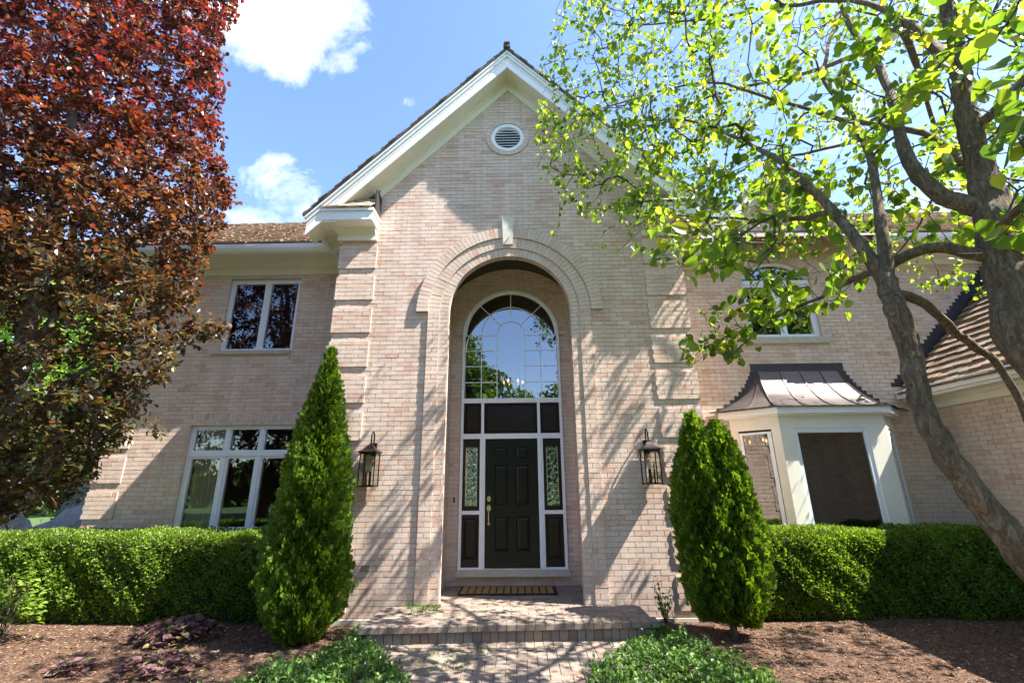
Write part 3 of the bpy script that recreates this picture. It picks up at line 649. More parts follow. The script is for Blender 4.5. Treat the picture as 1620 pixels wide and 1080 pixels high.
# cornice returns at the foot of the gable
for sx in (-1, 1):
    m_ = lambda a_: CX+sx*(a_-CX) if sx > 0 else a_
    def bx(mb, a_, c_, *r_):
        if sx > 0: a_, c_ = 2*CX-c_, 2*CX-a_
        mb.box(a_, c_, *r_)
    f_ = MB(); bx(f_, -3.69, -2.63, -.416, -.02, 6.201, 6.425); bx(f_, -3.62, -2.61, -.443, -.0201, 6.375, 6.43); f_.build('cornice_return', 'white', H)
    f_ = MB()
    xa, xb = (-3.46, -2.655) if sx < 0 else (2*CX+2.655, 2*CX+3.46)
    o_ = [(xa, -.16, 6.198), (xb, -.16, 6.198), (xb, -.001, 6.198), (xa, -.001, 6.198)]
    lo_ = [(xa+(.09 if sx < 0 else 0), -.075, 6.085), (xb-(.09 if sx > 0 else 0), -.075, 6.085), (xb-(.09 if sx > 0 else 0), -.001, 6.085), (xa+(.09 if sx < 0 else 0), -.001, 6.085)]
    f_.hexa(lo_+o_); bx(f_, -3.37, -2.635, -.07, .0-.001, 5.975, 6.085); f_.build('cornice_moulding', 'trim', H)
    # small shake roof of the return
    f_ = MB()
    for r_ in range(4):
        x = -3.60+.13*r_
        while x < -2.66:
            wd = random.uniform(.10, .19); y0 = -.47+r_*.115; z0 = 6.435+r_*.118; a_, c_ = x, min(x+wd-.008, -2.645)
            y1 = min(y0+.24, -.002); z1 = z0+(y1-y0)*1.03-.02
            if sx > 0: a_, c_ = 2*CX-c_, 2*CX-a_
            dz = random.uniform(0, .01); dy = random.uniform(-.015, .012)
            if c_-a_ > .03: f_.hexa([(a_, y0+dy, z0), (c_, y0+dy, z0), (c_, y1, z1), (a_, y1, z1), (a_, y0+dy, z0+.026+dz), (c_, y0+dy, z0+.026+dz), (c_, y1, z1+.02), (a_, y1, z1+.02)])
            x += wd
    f_.build('return_shakes', 'shake', H)
    f_ = MB(); bx(f_, -2.64, -2.615, -.30, -.001, 6.43, 6.90); bx(f_, -3.1, -2.64, -.022, -.001, 6.84, 6.94); f_.build('flashing', 'flash', H)
    # eave running back along the block
    f_ = MB(); bx(f_, -3.75, -3.30, -.40, 3.2, 6.16, 6.20); bx(f_, -3.36, -3.301, -.0, 3.2, 5.95, 6.16); f_.build('soffit', 'trim', H)
    f_ = MB(); bx(f_, -3.78, -3.70, -.412, 3.2, 6.09, 6.38); bx(f_, -3.87, -3.78, -.408, 3.2, 6.24, 6.40); bx(f_, -3.895, -3.78, -.415, 3.2, 6.40, 6.425); f_.build('gutter', 'white', H)
# foundation sill stone band under bricks
for a_, b_ in ((VX0-.03, -2.08), (1.78, VX1+.03)): g_ = MB(); g_.box(a_, b_, -.03, .02, -.45, -.30); g_.build('foundation', 'sill', H)

# ------------------------------------------------ door unit
DY = 1.28
def grid(mb, bars, y0, y1):
    for x0, x1, z0, z1 in bars: mb.box(x0, x1, y0, y1, z0, z1)
L_, R_ = CX-.982, CX+.982
D = MB()
grid(D, [(L_, L_+.05, .14, 4.52), (R_-.05, R_, .14, 4.52), (L_+.05, R_-.05, 2.42, 2.515), (L_+.05, R_-.05, 3.11, 3.20)], DY, DY+.12)
grid(D, [(-.762, -.662, .14, 2.42), (.337, .437, .14, 2.42)], DY+.005, DY+.12)
grid(D, [(-.745, -.69, 2.515, 3.11), (.345, .40, 2.515, 3.11)], DY+.005, DY+.12)
grid(D, [(L_+.05, -.762, 1.06, 1.125), (.437, R_-.05, 1.06, 1.125)], DY+.01, DY+.12)
grid(D, [(L_+.05, -.762, .14, .175), (.437, R_-.05, .14, .175)], DY+.012, DY+.12)
for xa in (-.712, .387): D.box(xa-.012, xa+.012, DY-.008, DY+.004, .15, 2.42)
D.ring(CX, 4.52, .932, .982, DY, DY+.12, 0, math.pi, 48); D.ring(CX, 4.52, .905, .932, DY+.03, DY+.11, 0, math.pi, 48, ends=False)
df = D.build('door_frame', 'vinyl', H)
s = MB(); s.box(CX-1.01, CX+1.01, DY-.06, 1.42, .04, .138); s.build('door_sill', 'sill', df)
s = MB()
# six panel door leaf
def panelled(mb, x0, x1, z0, z1, y, panels):
    zs = z0
    hl = [[(a_, c_), (b_, c_), (b_, d_), (a_, d_)] for a_, b_, c_, d_ in panels]
    mb.poly([(x0, z0), (x1, z0), (x1, z1), (x0, z1)], y, hl)
    for (a_, b_, c_, d_) in panels:
        def lp(o_, yy): return [(a_+o_, yy, c_+o_), (b_-o_, yy, c_+o_), (b_-o_, yy, d_-o_), (a_+o_, yy, d_-o_)]
        seq = [lp(0, y), lp(.014, y+.016), lp(.022, y+.016), lp(.05, y+.003)]
        for A, B_ in zip(seq, seq[1:]):
            for i in range(4): mb.face([A[i], A[(i+1) % 4], B_[(i+1) % 4], B_[i]])
        mb.face(seq[-1])
dp = [(-.482, -.235, 2.06, 2.262), (-.088, .158, 2.06, 2.262), (-.482, -.235, 1.22, 1.925), (-.088, .158, 1.22, 1.925), (-.478, -.232, .432, 1.01), (-.08, .162, .432, 1.01)]
panelled(s, -.66, .335, .165, 2.415, DY+.045, dp)
dr = s.build('door', 'door', H)
s = MB(); s.box(-.66, .335, DY-.015, DY+.05, .139, .164); s.build('threshold', 'steel', dr)
s = MB()
def disc(mb, x_, z_, r_, y_, d_=.02, sz=1.0):
    n_ = 20; A = [(x_+r_*math.cos(2*math.pi*i/n_), y_-d_, z_+sz*r_*math.sin(2*math.pi*i/n_)) for i in range(n_)]
    B_ = [(a_, y_, c_) for a_, _, c_ in A]; mb.face(A)
    for i in range(n_): mb.face([B_[i], B_[(i+1) % n_], A[(i+1) % n_], A[i]])
yk = DY+.045
disc(s, -.588, 1.33, .036, yk, .012, 1.4); disc(s, -.588, 1.33, .022, yk-.012, .02)
disc(s, -.588, 1.165, .038, yk, .014, 1.6); disc(s, -.588, 1.17, .02, yk-.014, .02)
s.tube([(-.588, yk-.01, 1.125), (-.588, yk-.05, 1.10), (-.588, yk-.065, 1.03), (-.588, yk-.05, .945), (-.588, yk-.01, .92)], [.014, .014, .012, .012, .013], 8)
disc(s, -.588, .905, .022, yk, .012, 1.4)
s.build('handle', 'brass', dr, smooth=False)
# side panels, transom panels
for x0, x1 in ((L_+.05, -.762), (.437, R_-.05)):
    s = MB(); cxp = (x0+x1)/2
    s.poly([(x0, 1.125), (x1, 1.125), (x1, 2.42), (x0, 2.42)], DY+.05, [[(cxp-.115, 1.205), (cxp+.115, 1.205), (cxp+.115, 2.27), (cxp-.115, 2.27)]])
    s.rim([(cxp-.115, 1.205), (cxp+.115, 1.205), (cxp+.115, 2.27), (cxp-.115, 2.27)], DY+.05, DY+.07, flip=True)
    panelled(s, x0, x1, .175, 1.06, DY+.05, [(cxp-.125, cxp+.125, .30, .99)])
    s.build('side_panel', 'sidedark', df)
for x0, x1 in ((L_+.05, -.762), (.437, R_-.05)):
    cxp = (x0+x1)/2; s = MB(); s.poly([(cxp-.113, 1.207), (cxp+.113, 1.207), (cxp+.113, 2.268), (cxp-.113, 2.268)], DY+.068)
    sl_ = s.build('sidelight_pane', 'leaded', df)
for x0, x1 in ((L_+.05, -.762), (.437, R_-.05)):
    s = MB(); cxp = (x0+x1)/2
    for kk in range(2):
        o_ = (-.102, .102)[kk]; s.box(cxp+o_-.004, cxp+o_+.004, DY+.058, DY+.066, 1.215, 2.26)
    for zc_, rr, qz in ((1.42, .055, 1.5), (1.42, .03, 1.5), (2.06, .055, 1.4), (1.74, .035, 2.2), (1.58, .022, 2.4), (1.90, .022, 2.4)):
        pts = [(cxp+rr*math.cos(2*math.pi*i/18), DY+.06, zc_+qz*rr*math.sin(2*math.pi*i/18)) for i in range(19)]
        s.tube(pts, .0035, 4, caps=False)
    for z_ in (1.25, 2.22): s.box(cxp-.1, cxp+.1, DY+.058, DY+.064, z_-.004, z_+.004)
    s.build('leading', 'steel', df)
for x0, x1 in ((L_+.05, -.745), (-.69, .345), (.40, R_-.05)):
    s = MB(); panelled(s, x0, x1, 2.515, 3.11, DY+.05, [(x0+.012, x1-.012, 2.53, 3.095)])
    s.build('transom_panel', 'sidedark', df)
# arched window: pane and muntins
s = MB(); s.poly([(CX-.93, 3.2), (CX+.93, 3.2)]+arc(CX, 4.52, .93, 0, math.pi, 40), DY+.06); aw = s.build('arched_pane', 'glassarch', df)
s = MB(); mw = .0085; y0, y1 = DY+.05, DY+.058
def vb(x_, z0, z1): s.box(x_-mw, x_+mw, y0, y1, z0, z1)
def hb(z_, x0, x1): s.box(x0, x1, y0+.0015, y1+.001, z_-mw, z_+mw)
ri, ro = .285, .60
for sx in (-1, 1):
    vb(CX+sx*ri, 3.2, 4.53); vb(CX+sx*ro, 3.2, 4.52)
    for z_ in (3.53, 3.86, 4.185, 4.51): hb(z_, *sorted((CX+sx*ri, CX+sx*.93)))
s.ring(CX, 4.53, ri-mw, ri+mw, y0, y1, 0, math.pi, 28); s.ring(CX, 4.53, ro-mw, ro+mw, y0, y1, 0, math.pi, 36)
for an in (45, 90, 135):
    a_ = R(an); c_, s2 = math.cos(a_), math.sin(a_); q = []
    for rr, tt in ((ri, -mw), (.92, -mw), (.92, mw), (ri, mw)): q.append((CX+rr*c_-tt*s2, 4.53+rr*s2+tt*c_))
    s.prism(q, y0+.003, y1+.0015)
s.build('muntins', 'vinyl', df)
# foyer behind
s = MB(); s.box(-3.0, 2.6, 5.0, 5.1, 0, 6.2); s.box(-3.1, -3.0, 1.5, 5.1, 0, 6.2); s.box(2.6, 2.7, 1.5, 5.1, 0, 6.2); s.box(-3.1, 2.7, 1.5, 5.1, 6.2, 6.3); s.box(-3.1, 2.7, 1.5, 5.1, -.1, 0)
s.build('foyer_wall', 'room', H)

# ------------------------------------------------ wings
def wing_wall(loop, Y, holes, depth=.10):
    w_ = MB(); w_.cur = 1; w_.poly(loop, Y, holes); w_.cur = 0; w_.bricks((0, Y, 0), (1, 0, 0), (0, -1, 0), loop, holes, seed=8)
    for h_ in holes: w_.rim(h_, Y, Y+depth, flip=True)
    return w_
YW = 1.15
rect = lambda a_, b_, c_, d_: [(a_, c_), (b_, c_), (b_, d_), (a_, d_)]
ul = rect(-6.08, -4.585, 4.20, 5.78); ll = rect(-6.335, -3.95, .80, 2.71)
w_ = wing_wall(rect(-8.0, VX0+.02, -.45, 6.1), YW, [ul, ll])
w_.face([(-8.0, YW, -.45), (-8.0, YW, 6.1), (-8.0, 9, 6.1), (-8.0, 9, -.45)], [(0, -.45), (0, 6.1), (8, 6.1), (8, -.45)])
w_.build('wall', BM, H)
# soldier course over the lower left window
g_ = MB(); g_.poly(rect(-6.335, -3.95, 2.715, 2.945), YW-.006)
g_.uv = [[(b_+.0 , a_) for a_, b_ in f] for f in g_.uv]; g_.rim(rect(-6.335, -3.95, 2.715, 2.945), YW-.006, YW); g_.build('lintel_course', 'soldier', H)
RA = .90; RCX = 5.36; RSP = 5.63; RCZ = 5.99-RA
a0 = math.asin((RSP-RCZ)/RA)
whole = [(4.65, 4.33), (6.07, 4.33)]+arc(RCX, RCZ, RA, a0, math.pi-a0, 24)
bay_hole = rect(4.2, 6.75, .7, 2.6)
w_ = wing_wall([(VX1-.02, -.45), (12.5, -.45), (12.5, 6.1), (7.25, 6.1), (5.5, 7.9), (3.75, 6.1), (VX1-.02, 6.1)], YW, [whole, bay_hole])
w_.build('wall', BM, H)
g_ = MB()
for r0, r1, yf in ((RA+.005, RA+.21, .02), (RA+.215, RA+.42, .035)):
    k0 = len(g_.mi); g_.ring(RCX, RCZ, r0, r1, YW-yf, YW, R(33), R(147), 30); g_.mi[k0:] = [1]*(len(g_.mi)-k0); g_.voussoirs(RCX, RCZ, r0, r1, YW-yf, R(33), R(147))
g_.build('arch_ring', BM, H)
g_ = MB(); g_.prism([(RCX-.075, 6.0), (RCX+.075, 6.0), (RCX+.095, 6.52), (RCX-.095, 6.52)], YW-.07, YW-.001); g_.build('keystone', 'stone', H)
# windows
def window(bars, panes, y, sill=None, pane_mat='glass', extra=None):
    g_ = MB()
    for b_ in bars: g_.box(b_[0], b_[1], y+(b_[4] if len(b_) > 4 else 0), y+.09, b_[2], b_[3])
    if extra: extra(g_)
    w_ = g_.build('window', 'vinyl', H)
    for pp in panes:
        g_ = MB(); g_.poly(pp, y+.045); g_.build('pane', pane_mat, w_)
    if sill:
        g_ = MB(); g_.box(*sill); g_.build('sill', 'sill', w_)
    return w_
def sash(x0, x1, z0, z1, t=.045, rec=.012):  # casement: outer step + inner sash ring
    return [(x0, x0+t, z0, z1, rec), (x1-t, x1, z0, z1, rec), (x0+t, x1-t, z0, z0+t, rec), (x0+t, x1-t, z1-t, z1, rec)]
wy = YW+.055
bars = [(-6.08, -6.04, 4.2, 5.78), (-4.625, -4.585, 4.2, 5.78), (-6.04, -4.625, 5.745, 5.78), (-6.04, -4.625, 4.2, 4.225), (-5.325, -5.275, 4.225, 5.745)]
bars += sash(-6.04, -5.325, 4.225, 5.745, .04)+sash(-5.275, -4.625, 4.225, 5.745, .04)
uw = window(bars, [rect(-6.0, -5.365, 4.265, 5.705), rect(-5.235, -4.665, 4.265, 5.705)], wy, (-6.19, -4.60, YW-.05, YW+.07, 4.125, 4.198))
g_ = MB(); z_ = 4.25
while z_ < 5.74:
    for xa, xb in ((-6.02, -5.33), (-5.27, -4.64)): g_.hexa([(xa, YW+.19, z_), (xb, YW+.19, z_), (xb, YW+.225, z_+.018), (xa, YW+.225, z_+.018), (xa, YW+.19, z_+.003), (xb, YW+.19, z_+.003), (xb, YW+.225, z_+.021), (xa, YW+.225, z_+.021)])
    z_ += .038
g_.build('blind', 'blind', uw)
xs = [-6.335, -5.615, -4.955, -4.30]
bars = [(-6.335, -6.285, .8, 2.71), (-6.285, -3.95, 2.67, 2.71), (-6.285, -3.95, 2.14, 2.22, -.012), (-3.99, -3.95, .8, 2.67), (-6.285, -3.99, .8, .84)]
cols = [(-6.285, -5.645), (-5.585, -4.985), (-4.925, -3.99)]
for a_, b_ in ((-5.645, -5.585), (-4.985, -4.925)): bars += [(a_, b_, .84, 2.14, -.004), (a_, b_, 2.22, 2.67, -.004)]
pn = []
for a_, b_ in cols:
    bars += sash(a_, b_, .84, 2.14, .045)+sash(a_, b_, 2.22, 2.67, .03); pn += [rect(a_+.045, b_-.045, .885, 2.095), rect(a_+.03, b_-.03, 2.25, 2.64)]
lw = window(bars, pn, wy, (-6.42, -3.9, YW-.04, YW+.07, .735, .798))
for xc0, xc1 in ((-6.25, -5.75), (-4.15, -3.95)):
    g_ = MB(); n_ = 30
    for i in range(n_):
        x0 = xc0+(xc1-xc0)*i/n_; x1 = xc0+(xc1-xc0)*(i+1)/n_; ya = YW+.20+.03*math.sin(i*1.1); yb = YW+.20+.03*math.sin((i+1)*1.1)
        g_.face([(x0, ya, .2), (x1, yb, .2), (x1, yb, 2.68), (x0, ya, 2.68)])
    g_.build('curtain', 'curtain', lw, smooth=True)
def arch_extra(g_):
    g_.ring(RCX, RCZ, RA-.05, RA, wy, wy+.09, a0, math.pi-a0, 24)
bars = [(4.65, 4.70, 4.33, RSP), (6.02, 6.07, 4.33, RSP), (4.70, 6.02, 4.33, 4.37), (4.70, 6.02, 5.50, 5.59, -.01), (5.325, 5.395, 4.37, 5.50)]
bars += sash(4.70, 5.325, 4.37, 5.50)+sash(5.395, 6.02, 4.37, 5.50)
window(bars, [rect(4.745, 5.28, 4.415, 5.455), rect(5.44, 5.975, 4.415, 5.455), [(4.70, 5.59), (6.02, 5.59)]+arc(RCX, RCZ, RA-.045, a0+.02, math.pi-a0-.02, 20)], wy, (4.52, 6.16, YW-.05, YW+.07, 4.20, 4.328), 'glassarch', arch_extra)
# rooms behind the windows
s = MB()
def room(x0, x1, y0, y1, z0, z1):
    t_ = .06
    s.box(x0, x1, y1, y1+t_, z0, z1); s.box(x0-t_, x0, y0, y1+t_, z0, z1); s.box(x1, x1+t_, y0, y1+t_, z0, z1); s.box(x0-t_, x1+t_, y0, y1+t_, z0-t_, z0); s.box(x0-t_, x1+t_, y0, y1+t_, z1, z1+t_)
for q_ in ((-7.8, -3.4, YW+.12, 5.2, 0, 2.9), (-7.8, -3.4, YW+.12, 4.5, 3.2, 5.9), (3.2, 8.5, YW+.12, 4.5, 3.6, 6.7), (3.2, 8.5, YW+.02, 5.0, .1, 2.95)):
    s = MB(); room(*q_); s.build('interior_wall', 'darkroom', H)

# wing eaves
def eave(x0, x1, y=YW):
    g_ = MB(); g_.box(x0, x1, y-.56, y+.1, 6.10, 6.125); g_.box(x0, x1, y-.04, y+.0-.001, 5.86, 6.10)
    g_.hexa([(x0, y-.08, 6.02), (x1, y-.08, 6.02), (x1, y-.0401, 6.02), (x0, y-.0401, 6.02), (x0, y-.17, 6.0995), (x1, y-.17, 6.0995), (x1, y-.0401, 6.0995), (x0, y-.0401, 6.0995)])
    g_.box(x0, x1, y-.058, y-.0402, 5.862, 5.885)
    g_.build('soffit', 'trim', H)
    g_ = MB()
    pr = [(y-.56, 6.08), (y-.62, 6.105), (y-.66, 6.16), (y-.675, 6.215), (y-.675, 6.245), (y-.655, 6.245), (y-.56, 6.235)]
    for i in range(len(pr)):
        a_, b_ = pr[i], pr[(i+1) % len(pr)]; g_.face([(x0, a_[0], a_[1]), (x0, b_[0], b_[1]), (x1, b_[0], b_[1]), (x1, a_[0], a_[1])])
    for x_ in (x0, x1): g_.face([(x_, a_, b_) for a_, b_ in pr])
    g_.build('gutter', 'white', H)
def shakes(mb, O, u, v, nrm, Lu, Lv, expo=.17, th=.028, wmin=.09, wmax=.24, clip=None):
    O, u, v, nrm = map(Vector, (O, u, v, nrm)); r_ = 0
    while r_*expo < Lv:
        s_ = -random.uniform(0, .2)
        while s_ < Lu:
            wd = random.uniform(wmin, wmax); a_, c_ = max(0, s_), min(Lu, s_+wd-.007)
            if c_-a_ > .02:
                q0 = r_*expo+random.uniform(-.014, .01); q1 = q0+expo*1.5; tt = th*random.uniform(.8, 1.25); lift = .012
                P_ = lambda a, b, c: O+u*a+v*b+nrm*c
                bl = [P_(a_, q0, lift), P_(c_, q0, lift), P_(c_, q1, 0), P_(a_, q1, 0)]; tp = [P_(a_, q0, lift+tt), P_(c_, q0, lift+tt*random.uniform(.9, 1.1)), P_(c_, q1, .006), P_(a_, q1, .006)]
                if clip is None or clip((bl[0]+bl[2])/2): mb.hexa(bl+tp)
            s_ += wd
        r_ += 1
eave(-9.3, -3.36); eave(3.06, 3.9); eave(7.1, 13)
PW = .78; LN = math.sqrt(1+PW*PW)
g_ = MB(); g_.face([(-9.4, .52, 6.24), (-3.4, .52, 6.24), (-3.4, 3.35, 6.24+2.83*PW), (-9.4, 3.35, 6.24+2.83*PW)]); g_.face([(-9.4, 6.2, 6.24), (-9.4, 3.35, 6.24+2.83*PW), (-3.4, 3.35, 6.24+2.83*PW), (-3.4, 6.2, 6.24)])
g_.build('roof', 'darkshake', H); g_ = MB(); g_.face([(3.1, .52, 6.24), (13, .52, 6.24), (13, 3.35, 6.24+2.83*PW), (3.1, 3.35, 6.24+2.83*PW)])
g_.build('roof', 'darkshake', H)
g_ = MB(); shakes(g_, (-9.4, .48, 6.25), (1, 0, 0), (0, 1/LN, PW/LN), (0, -PW/LN, 1/LN), 5.6, 3.6, .15, .036)
shakes(g_, (7.3, .48, 6.25), (1, 0, 0), (0, 1/LN, PW/LN), (0, -PW/LN, 1/LN), 5.6, 3.6, .19, .034); g_.build('roof_shakes', 'shake', H)
# gable over the right wing's arched window
g_ = MB(); chev(7.80, 8.02, YW-.34, YW-.31, 1.95, g_, 5.5); chev(8.02, 8.08, YW-.37, YW-.31, 1.97, g_, 5.5); g_.build('rake_fascia', 'white', H)
g_ = MB(); chev(7.84, 7.87, YW-.31, YW-.001, 1.9, g_, 5.5); chev(7.66, 7.84, YW-.03, YW-.002, 1.65, g_, 5.5); g_.build('rake_soffit', 'trim', H)
g_ = MB(); chev(8.08, 8.14, YW-.42, 6.0, 2.08, g_, 5.5); g_.build('roof', 'darkshake', H)
for a_, b_ in ((3.42, 4.05), (6.95, 7.58)): g_ = MB(); g_.box(a_, b_, YW-.34, YW-.001, 6.10, 6.25); g_.build('cornice_return', 'white', H)

# garage wing on the right
g_ = MB(); g_.face([(7.75, YW, -.45), (7.75, YW, 3.1), (7.75, -9, 3.1), (7.75, -9, -.45)], [(YW, -.45), (YW, 3.1), (-9, 3.1), (-9, -.45)]); g_.mi = [1]; g_.bricks((7.75, 0, 0), (0, 1, 0), (-1, 0, 0), [(-6.5, -.45), (YW, -.45), (YW, 2.9), (-6.5, 2.9)], seed=9); g_.build('wall', BM, H)
g_ = MB(); g_.box(7.70, 7.749, -9, YW, 2.86, 3.04); g_.box(7.34, 7.75, -9, YW, 3.04, 3.06); g_.box(7.66, 7.70, -9, YW, 2.98, 3.04); g_.build('soffit', 'trim', H)
g_ = MB(); g_.box(7.30, 7.34, -9, YW-.01, 3.02, 3.17); g_.box(7.20, 7.30, -9, YW-.015, 3.06, 3.17); g_.box(7.175, 7.30, -9, YW-.02, 3.17, 3.195); g_.build('gutter', 'white', H)
GS = .97; GN = math.sqrt(1+GS*GS)
g_ = MB(); g_.face([(7.22, YW, 3.12), (7.22, -9, 3.12), (10.8, -9, 3.12+3.58*GS), (10.8, YW, 3.12+3.58*GS)]); g_.face([(14, YW, 3.12), (10.8, YW, 3.12+3.58*GS), (10.8, -9, 3.12+3.58*GS), (14, -9, 3.12)]); g_.build('roof', 'darkshake', H)
g_ = MB(); shakes(g_, (7.19, YW-.10, 3.12), (0, -1, 0), (1/GN, 0, GS/GN), (-GS/GN, 0, 1/GN), 7.0, 5.0, .215, .045, .1, .26); g_.build('roof_shakes', 'shakebrown', H)
# stepped flashing where the roof meets the wall
g_ = MB(); k = 0
while True:
    z_ = 2.915+COURSE*5+k*COURSE; x_ = 7.24+(z_-3.38)/1.0
    if z_ > 6.0: break
    g_.box(x_, x_+.42, YW-.016-.0004*(k % 3), YW-.0005, z_, z_+COURSE); k += 1
g_.build('flashing', 'flash', H)

# ------------------------------------------------ bay window
B_ = MB()
F0, F1, FY = 4.56, 6.40, .55          # front face
def bayprism(mb, xl, xr, yf, yb, z0, z1, off=0):
    q = [(xl, yf), (xr, yf), (xr+(yb-yf), yb), (xl-(yb-yf), yb)]
    mb.hexa([(a_, c_, z0) for a_, c_ in q]+[(a_, c_, z1) for a_, c_ in q])
B_ = MB(); bayprism(B_, F0, F1, FY, YW+.02, 2.478, 2.70); bayprism(B_, F0, F1, FY, YW+.02, .55, .80)
def post(mb, p0, p1, z0, z1, dep=.09):
    d = Vector((p1[0]-p0[0], p1[1]-p0[1])).normalized(); nn = Vector((d.y, -d.x))
    if nn.y > 0: nn = -nn
    q = [p0, p1, (p1[0]-nn.x*dep, p1[1]-nn.y*dep), (p0[0]-nn.x*dep, p0[1]-nn.y*dep)]
    mb.hexa([(a_, c_, z0) for a_, c_ in q]+[(a_, c_, z1) for a_, c_ in q])
post(B_, (F0, FY), (4.79, FY), .8, 2.478); post(B_, (6.075, FY), (F1, FY), .8, 2.478)
def side(sx, t): return (F0-t, FY+t) if sx < 0 else (F1+t, FY+t)
for sx in (-1, 1):
    post(B_, side(sx, 0), side(sx, .10), .8, 2.478); post(B_, side(sx, .50), side(sx, .62), .8, 2.478)
bw = B_.build('bay_window', 'trim', H)
g_ = MB()
for (x0, x1, z0, z1) in ((4.79, 4.86, .80, 2.478), (6.005, 6.075, .8, 2.478), (4.86, 6.005, 2.415, 2.478), (4.86, 6.005, .80, .85)): g_.box(x0, x1, FY+.015, FY+.07, z0, z1)
g_.box(4.86, 5.99, FY+.03, FY+.05, 2.40, 2.415)
for sx in (-1, 1):
    post(g_, side(sx, .11), side(sx, .155), .8, 2.44, .05); post(g_, side(sx, .455), side(sx, .495), .8, 2.44, .05)
    post(g_, side(sx, .155), side(sx, .455), 2.40, 2.44, .05); post(g_, side(sx, .155), side(sx, .455), .8, .84, .05)
g_.build('frame', 'vinyl', bw)
g_ = MB(); g_.poly(rect(4.86, 6.005, .85, 2.415), FY+.045); g_.build('pane', 'glassbay', bw)
for sx in (-1, 1):
    a_, b_ = side(sx, .15), side(sx, .46); iy = .02
    g_ = MB(); g_.face([(a_[0], a_[1]+iy, .84), (b_[0], b_[1]+iy, .84), (b_[0], b_[1]+iy, 2.40), (a_[0], a_[1]+iy, 2.40)][::sx or 1]); g_.build('pane', 'glassbay', bw)
g_ = MB(); g_.box(4.5, 6.46, FY-.04, FY+.02, .765, .80); g_.build('sill', 'vinyl', bw)
g_ = MB(); bayprism(g_, F0-.03, F1+.03, FY-.07, YW-.003, 2.70, 2.725); bayprism(g_, F0-.06, F1+.06, FY-.13, YW-.003, 2.7251, 2.835); g_.build('fascia', 'white', bw)
# concave metal roof
prof = [(0, 2.838), (.10, 2.868), (.22, 2.945), (.34, 3.06), (.46, 3.22), (.56, 3.40), (.64, 3.64)]
EX0, EX1, EY = F0-.085, F1+.085, FY-.165
TX0, TX1, TY = 4.66, 6.19, YW-.02
def rp(t, z, which):
    # t 0..1 from eave to top
    f = t/.64
    if which == 'fl': return Vector((EX0+(TX0-EX0)*f, EY+(TY-EY)*f, z))
    if which == 'fr': return Vector((EX1+(TX1-EX1)*f, EY+(TY-EY)*f, z))
    if which == 'wl': return Vector((EX0-(TY-EY)*(1-f)*1.16+(TX0-EX0)*f, TY, z))
    if which == 'wr': return Vector((EX1+(TY-EY)*(1-f)*1.16+(TX1-EX1)*f, TY, z))
g_ = MB()
for (t0, z0), (t1, z1) in zip(prof, prof[1:]):
    for a_, b_ in (('wl', 'fl'), ('fl', 'fr'), ('fr', 'wr')): g_.face([rp(t0, z0, a_), rp(t0, z0, b_), rp(t1, z1, b_), rp(t1, z1, a_)])
for a_, b_ in (('wl', 'fl'), ('fl', 'fr'), ('fr', 'wr')): g_.face([rp(0, 2.8355, a_), rp(0, 2.8355, b_), rp(0, 2.838, b_), rp(0, 2.838, a_)])
br = g_.build('bay_roof', 'copper', H)
for p_ in br.data.polygons: p_.use_smooth = True
bmj = bmesh.new(); bmj.from_mesh(br.data); bmesh.ops.remove_doubles(bmj, verts=bmj.verts, dist=.0008)
for e_ in bmj.edges:
    if len(e_.link_faces) == 2 and e_.calc_face_angle(0) > .5: e_.smooth = False
bmj.to_mesh(br.data); bmj.free()
g_ = MB()
def seam(fn, r_=.011):
    g_.tube([fn(t_, z_+.012) for t_, z_ in prof], r_, 4)
seam(lambda t_, z_: rp(t_, z_, 'fl')); seam(lambda t_, z_: rp(t_, z_, 'fr'))
for k in (.27, .52, .77): seam(lambda t_, z_, k=k: rp(t_, z_, 'fl').lerp(rp(t_, z_, 'fr'), k))
for a_, b_ in (('wl', 'fl'), ('wr', 'fr')): seam(lambda t_, z_, a_=a_, b_=b_: rp(t_, z_, a_).lerp(rp(t_, z_, b_), .55))
g_.tube([rp(0, 2.845, 'wl'), rp(0, 2.845, 'fl'), rp(0, 2.845, 'fr'), rp(0, 2.845, 'wr')], .012, 4)
g_.tube([rp(.64, 3.645, 'fl'), rp(.64, 3.645, 'fr')], .012, 4)
g_.build('seam', 'copper', br)
g_ = MB(); g_.box(TX0-.13, TX1+.13, YW-.0195, YW-.0005, 3.63, 3.79)
zz = 3.63; k = 0
while zz > 2.86:
    f = 0
    for (t0, z0), (t1, z1) in zip(prof, prof[1:]):
        if z0 <= zz <= z1: f = t0+(t1-t0)*(zz-z0)/(z1-z0)
    pl_, pr_ = rp(f, zz, 'wl').x, rp(f, zz, 'wr').x
    g_.box(pl_-.16, pl_+.22, YW-.018-.0004*(k % 3), YW-.0005, zz-COURSE, zz); g_.box(pr_-.22, pr_+.16, YW-.018-.0004*(k % 3), YW-.0005, zz-COURSE, zz)
    zz -= COURSE; k += 1
g_.build('flashing', 'flash', br)

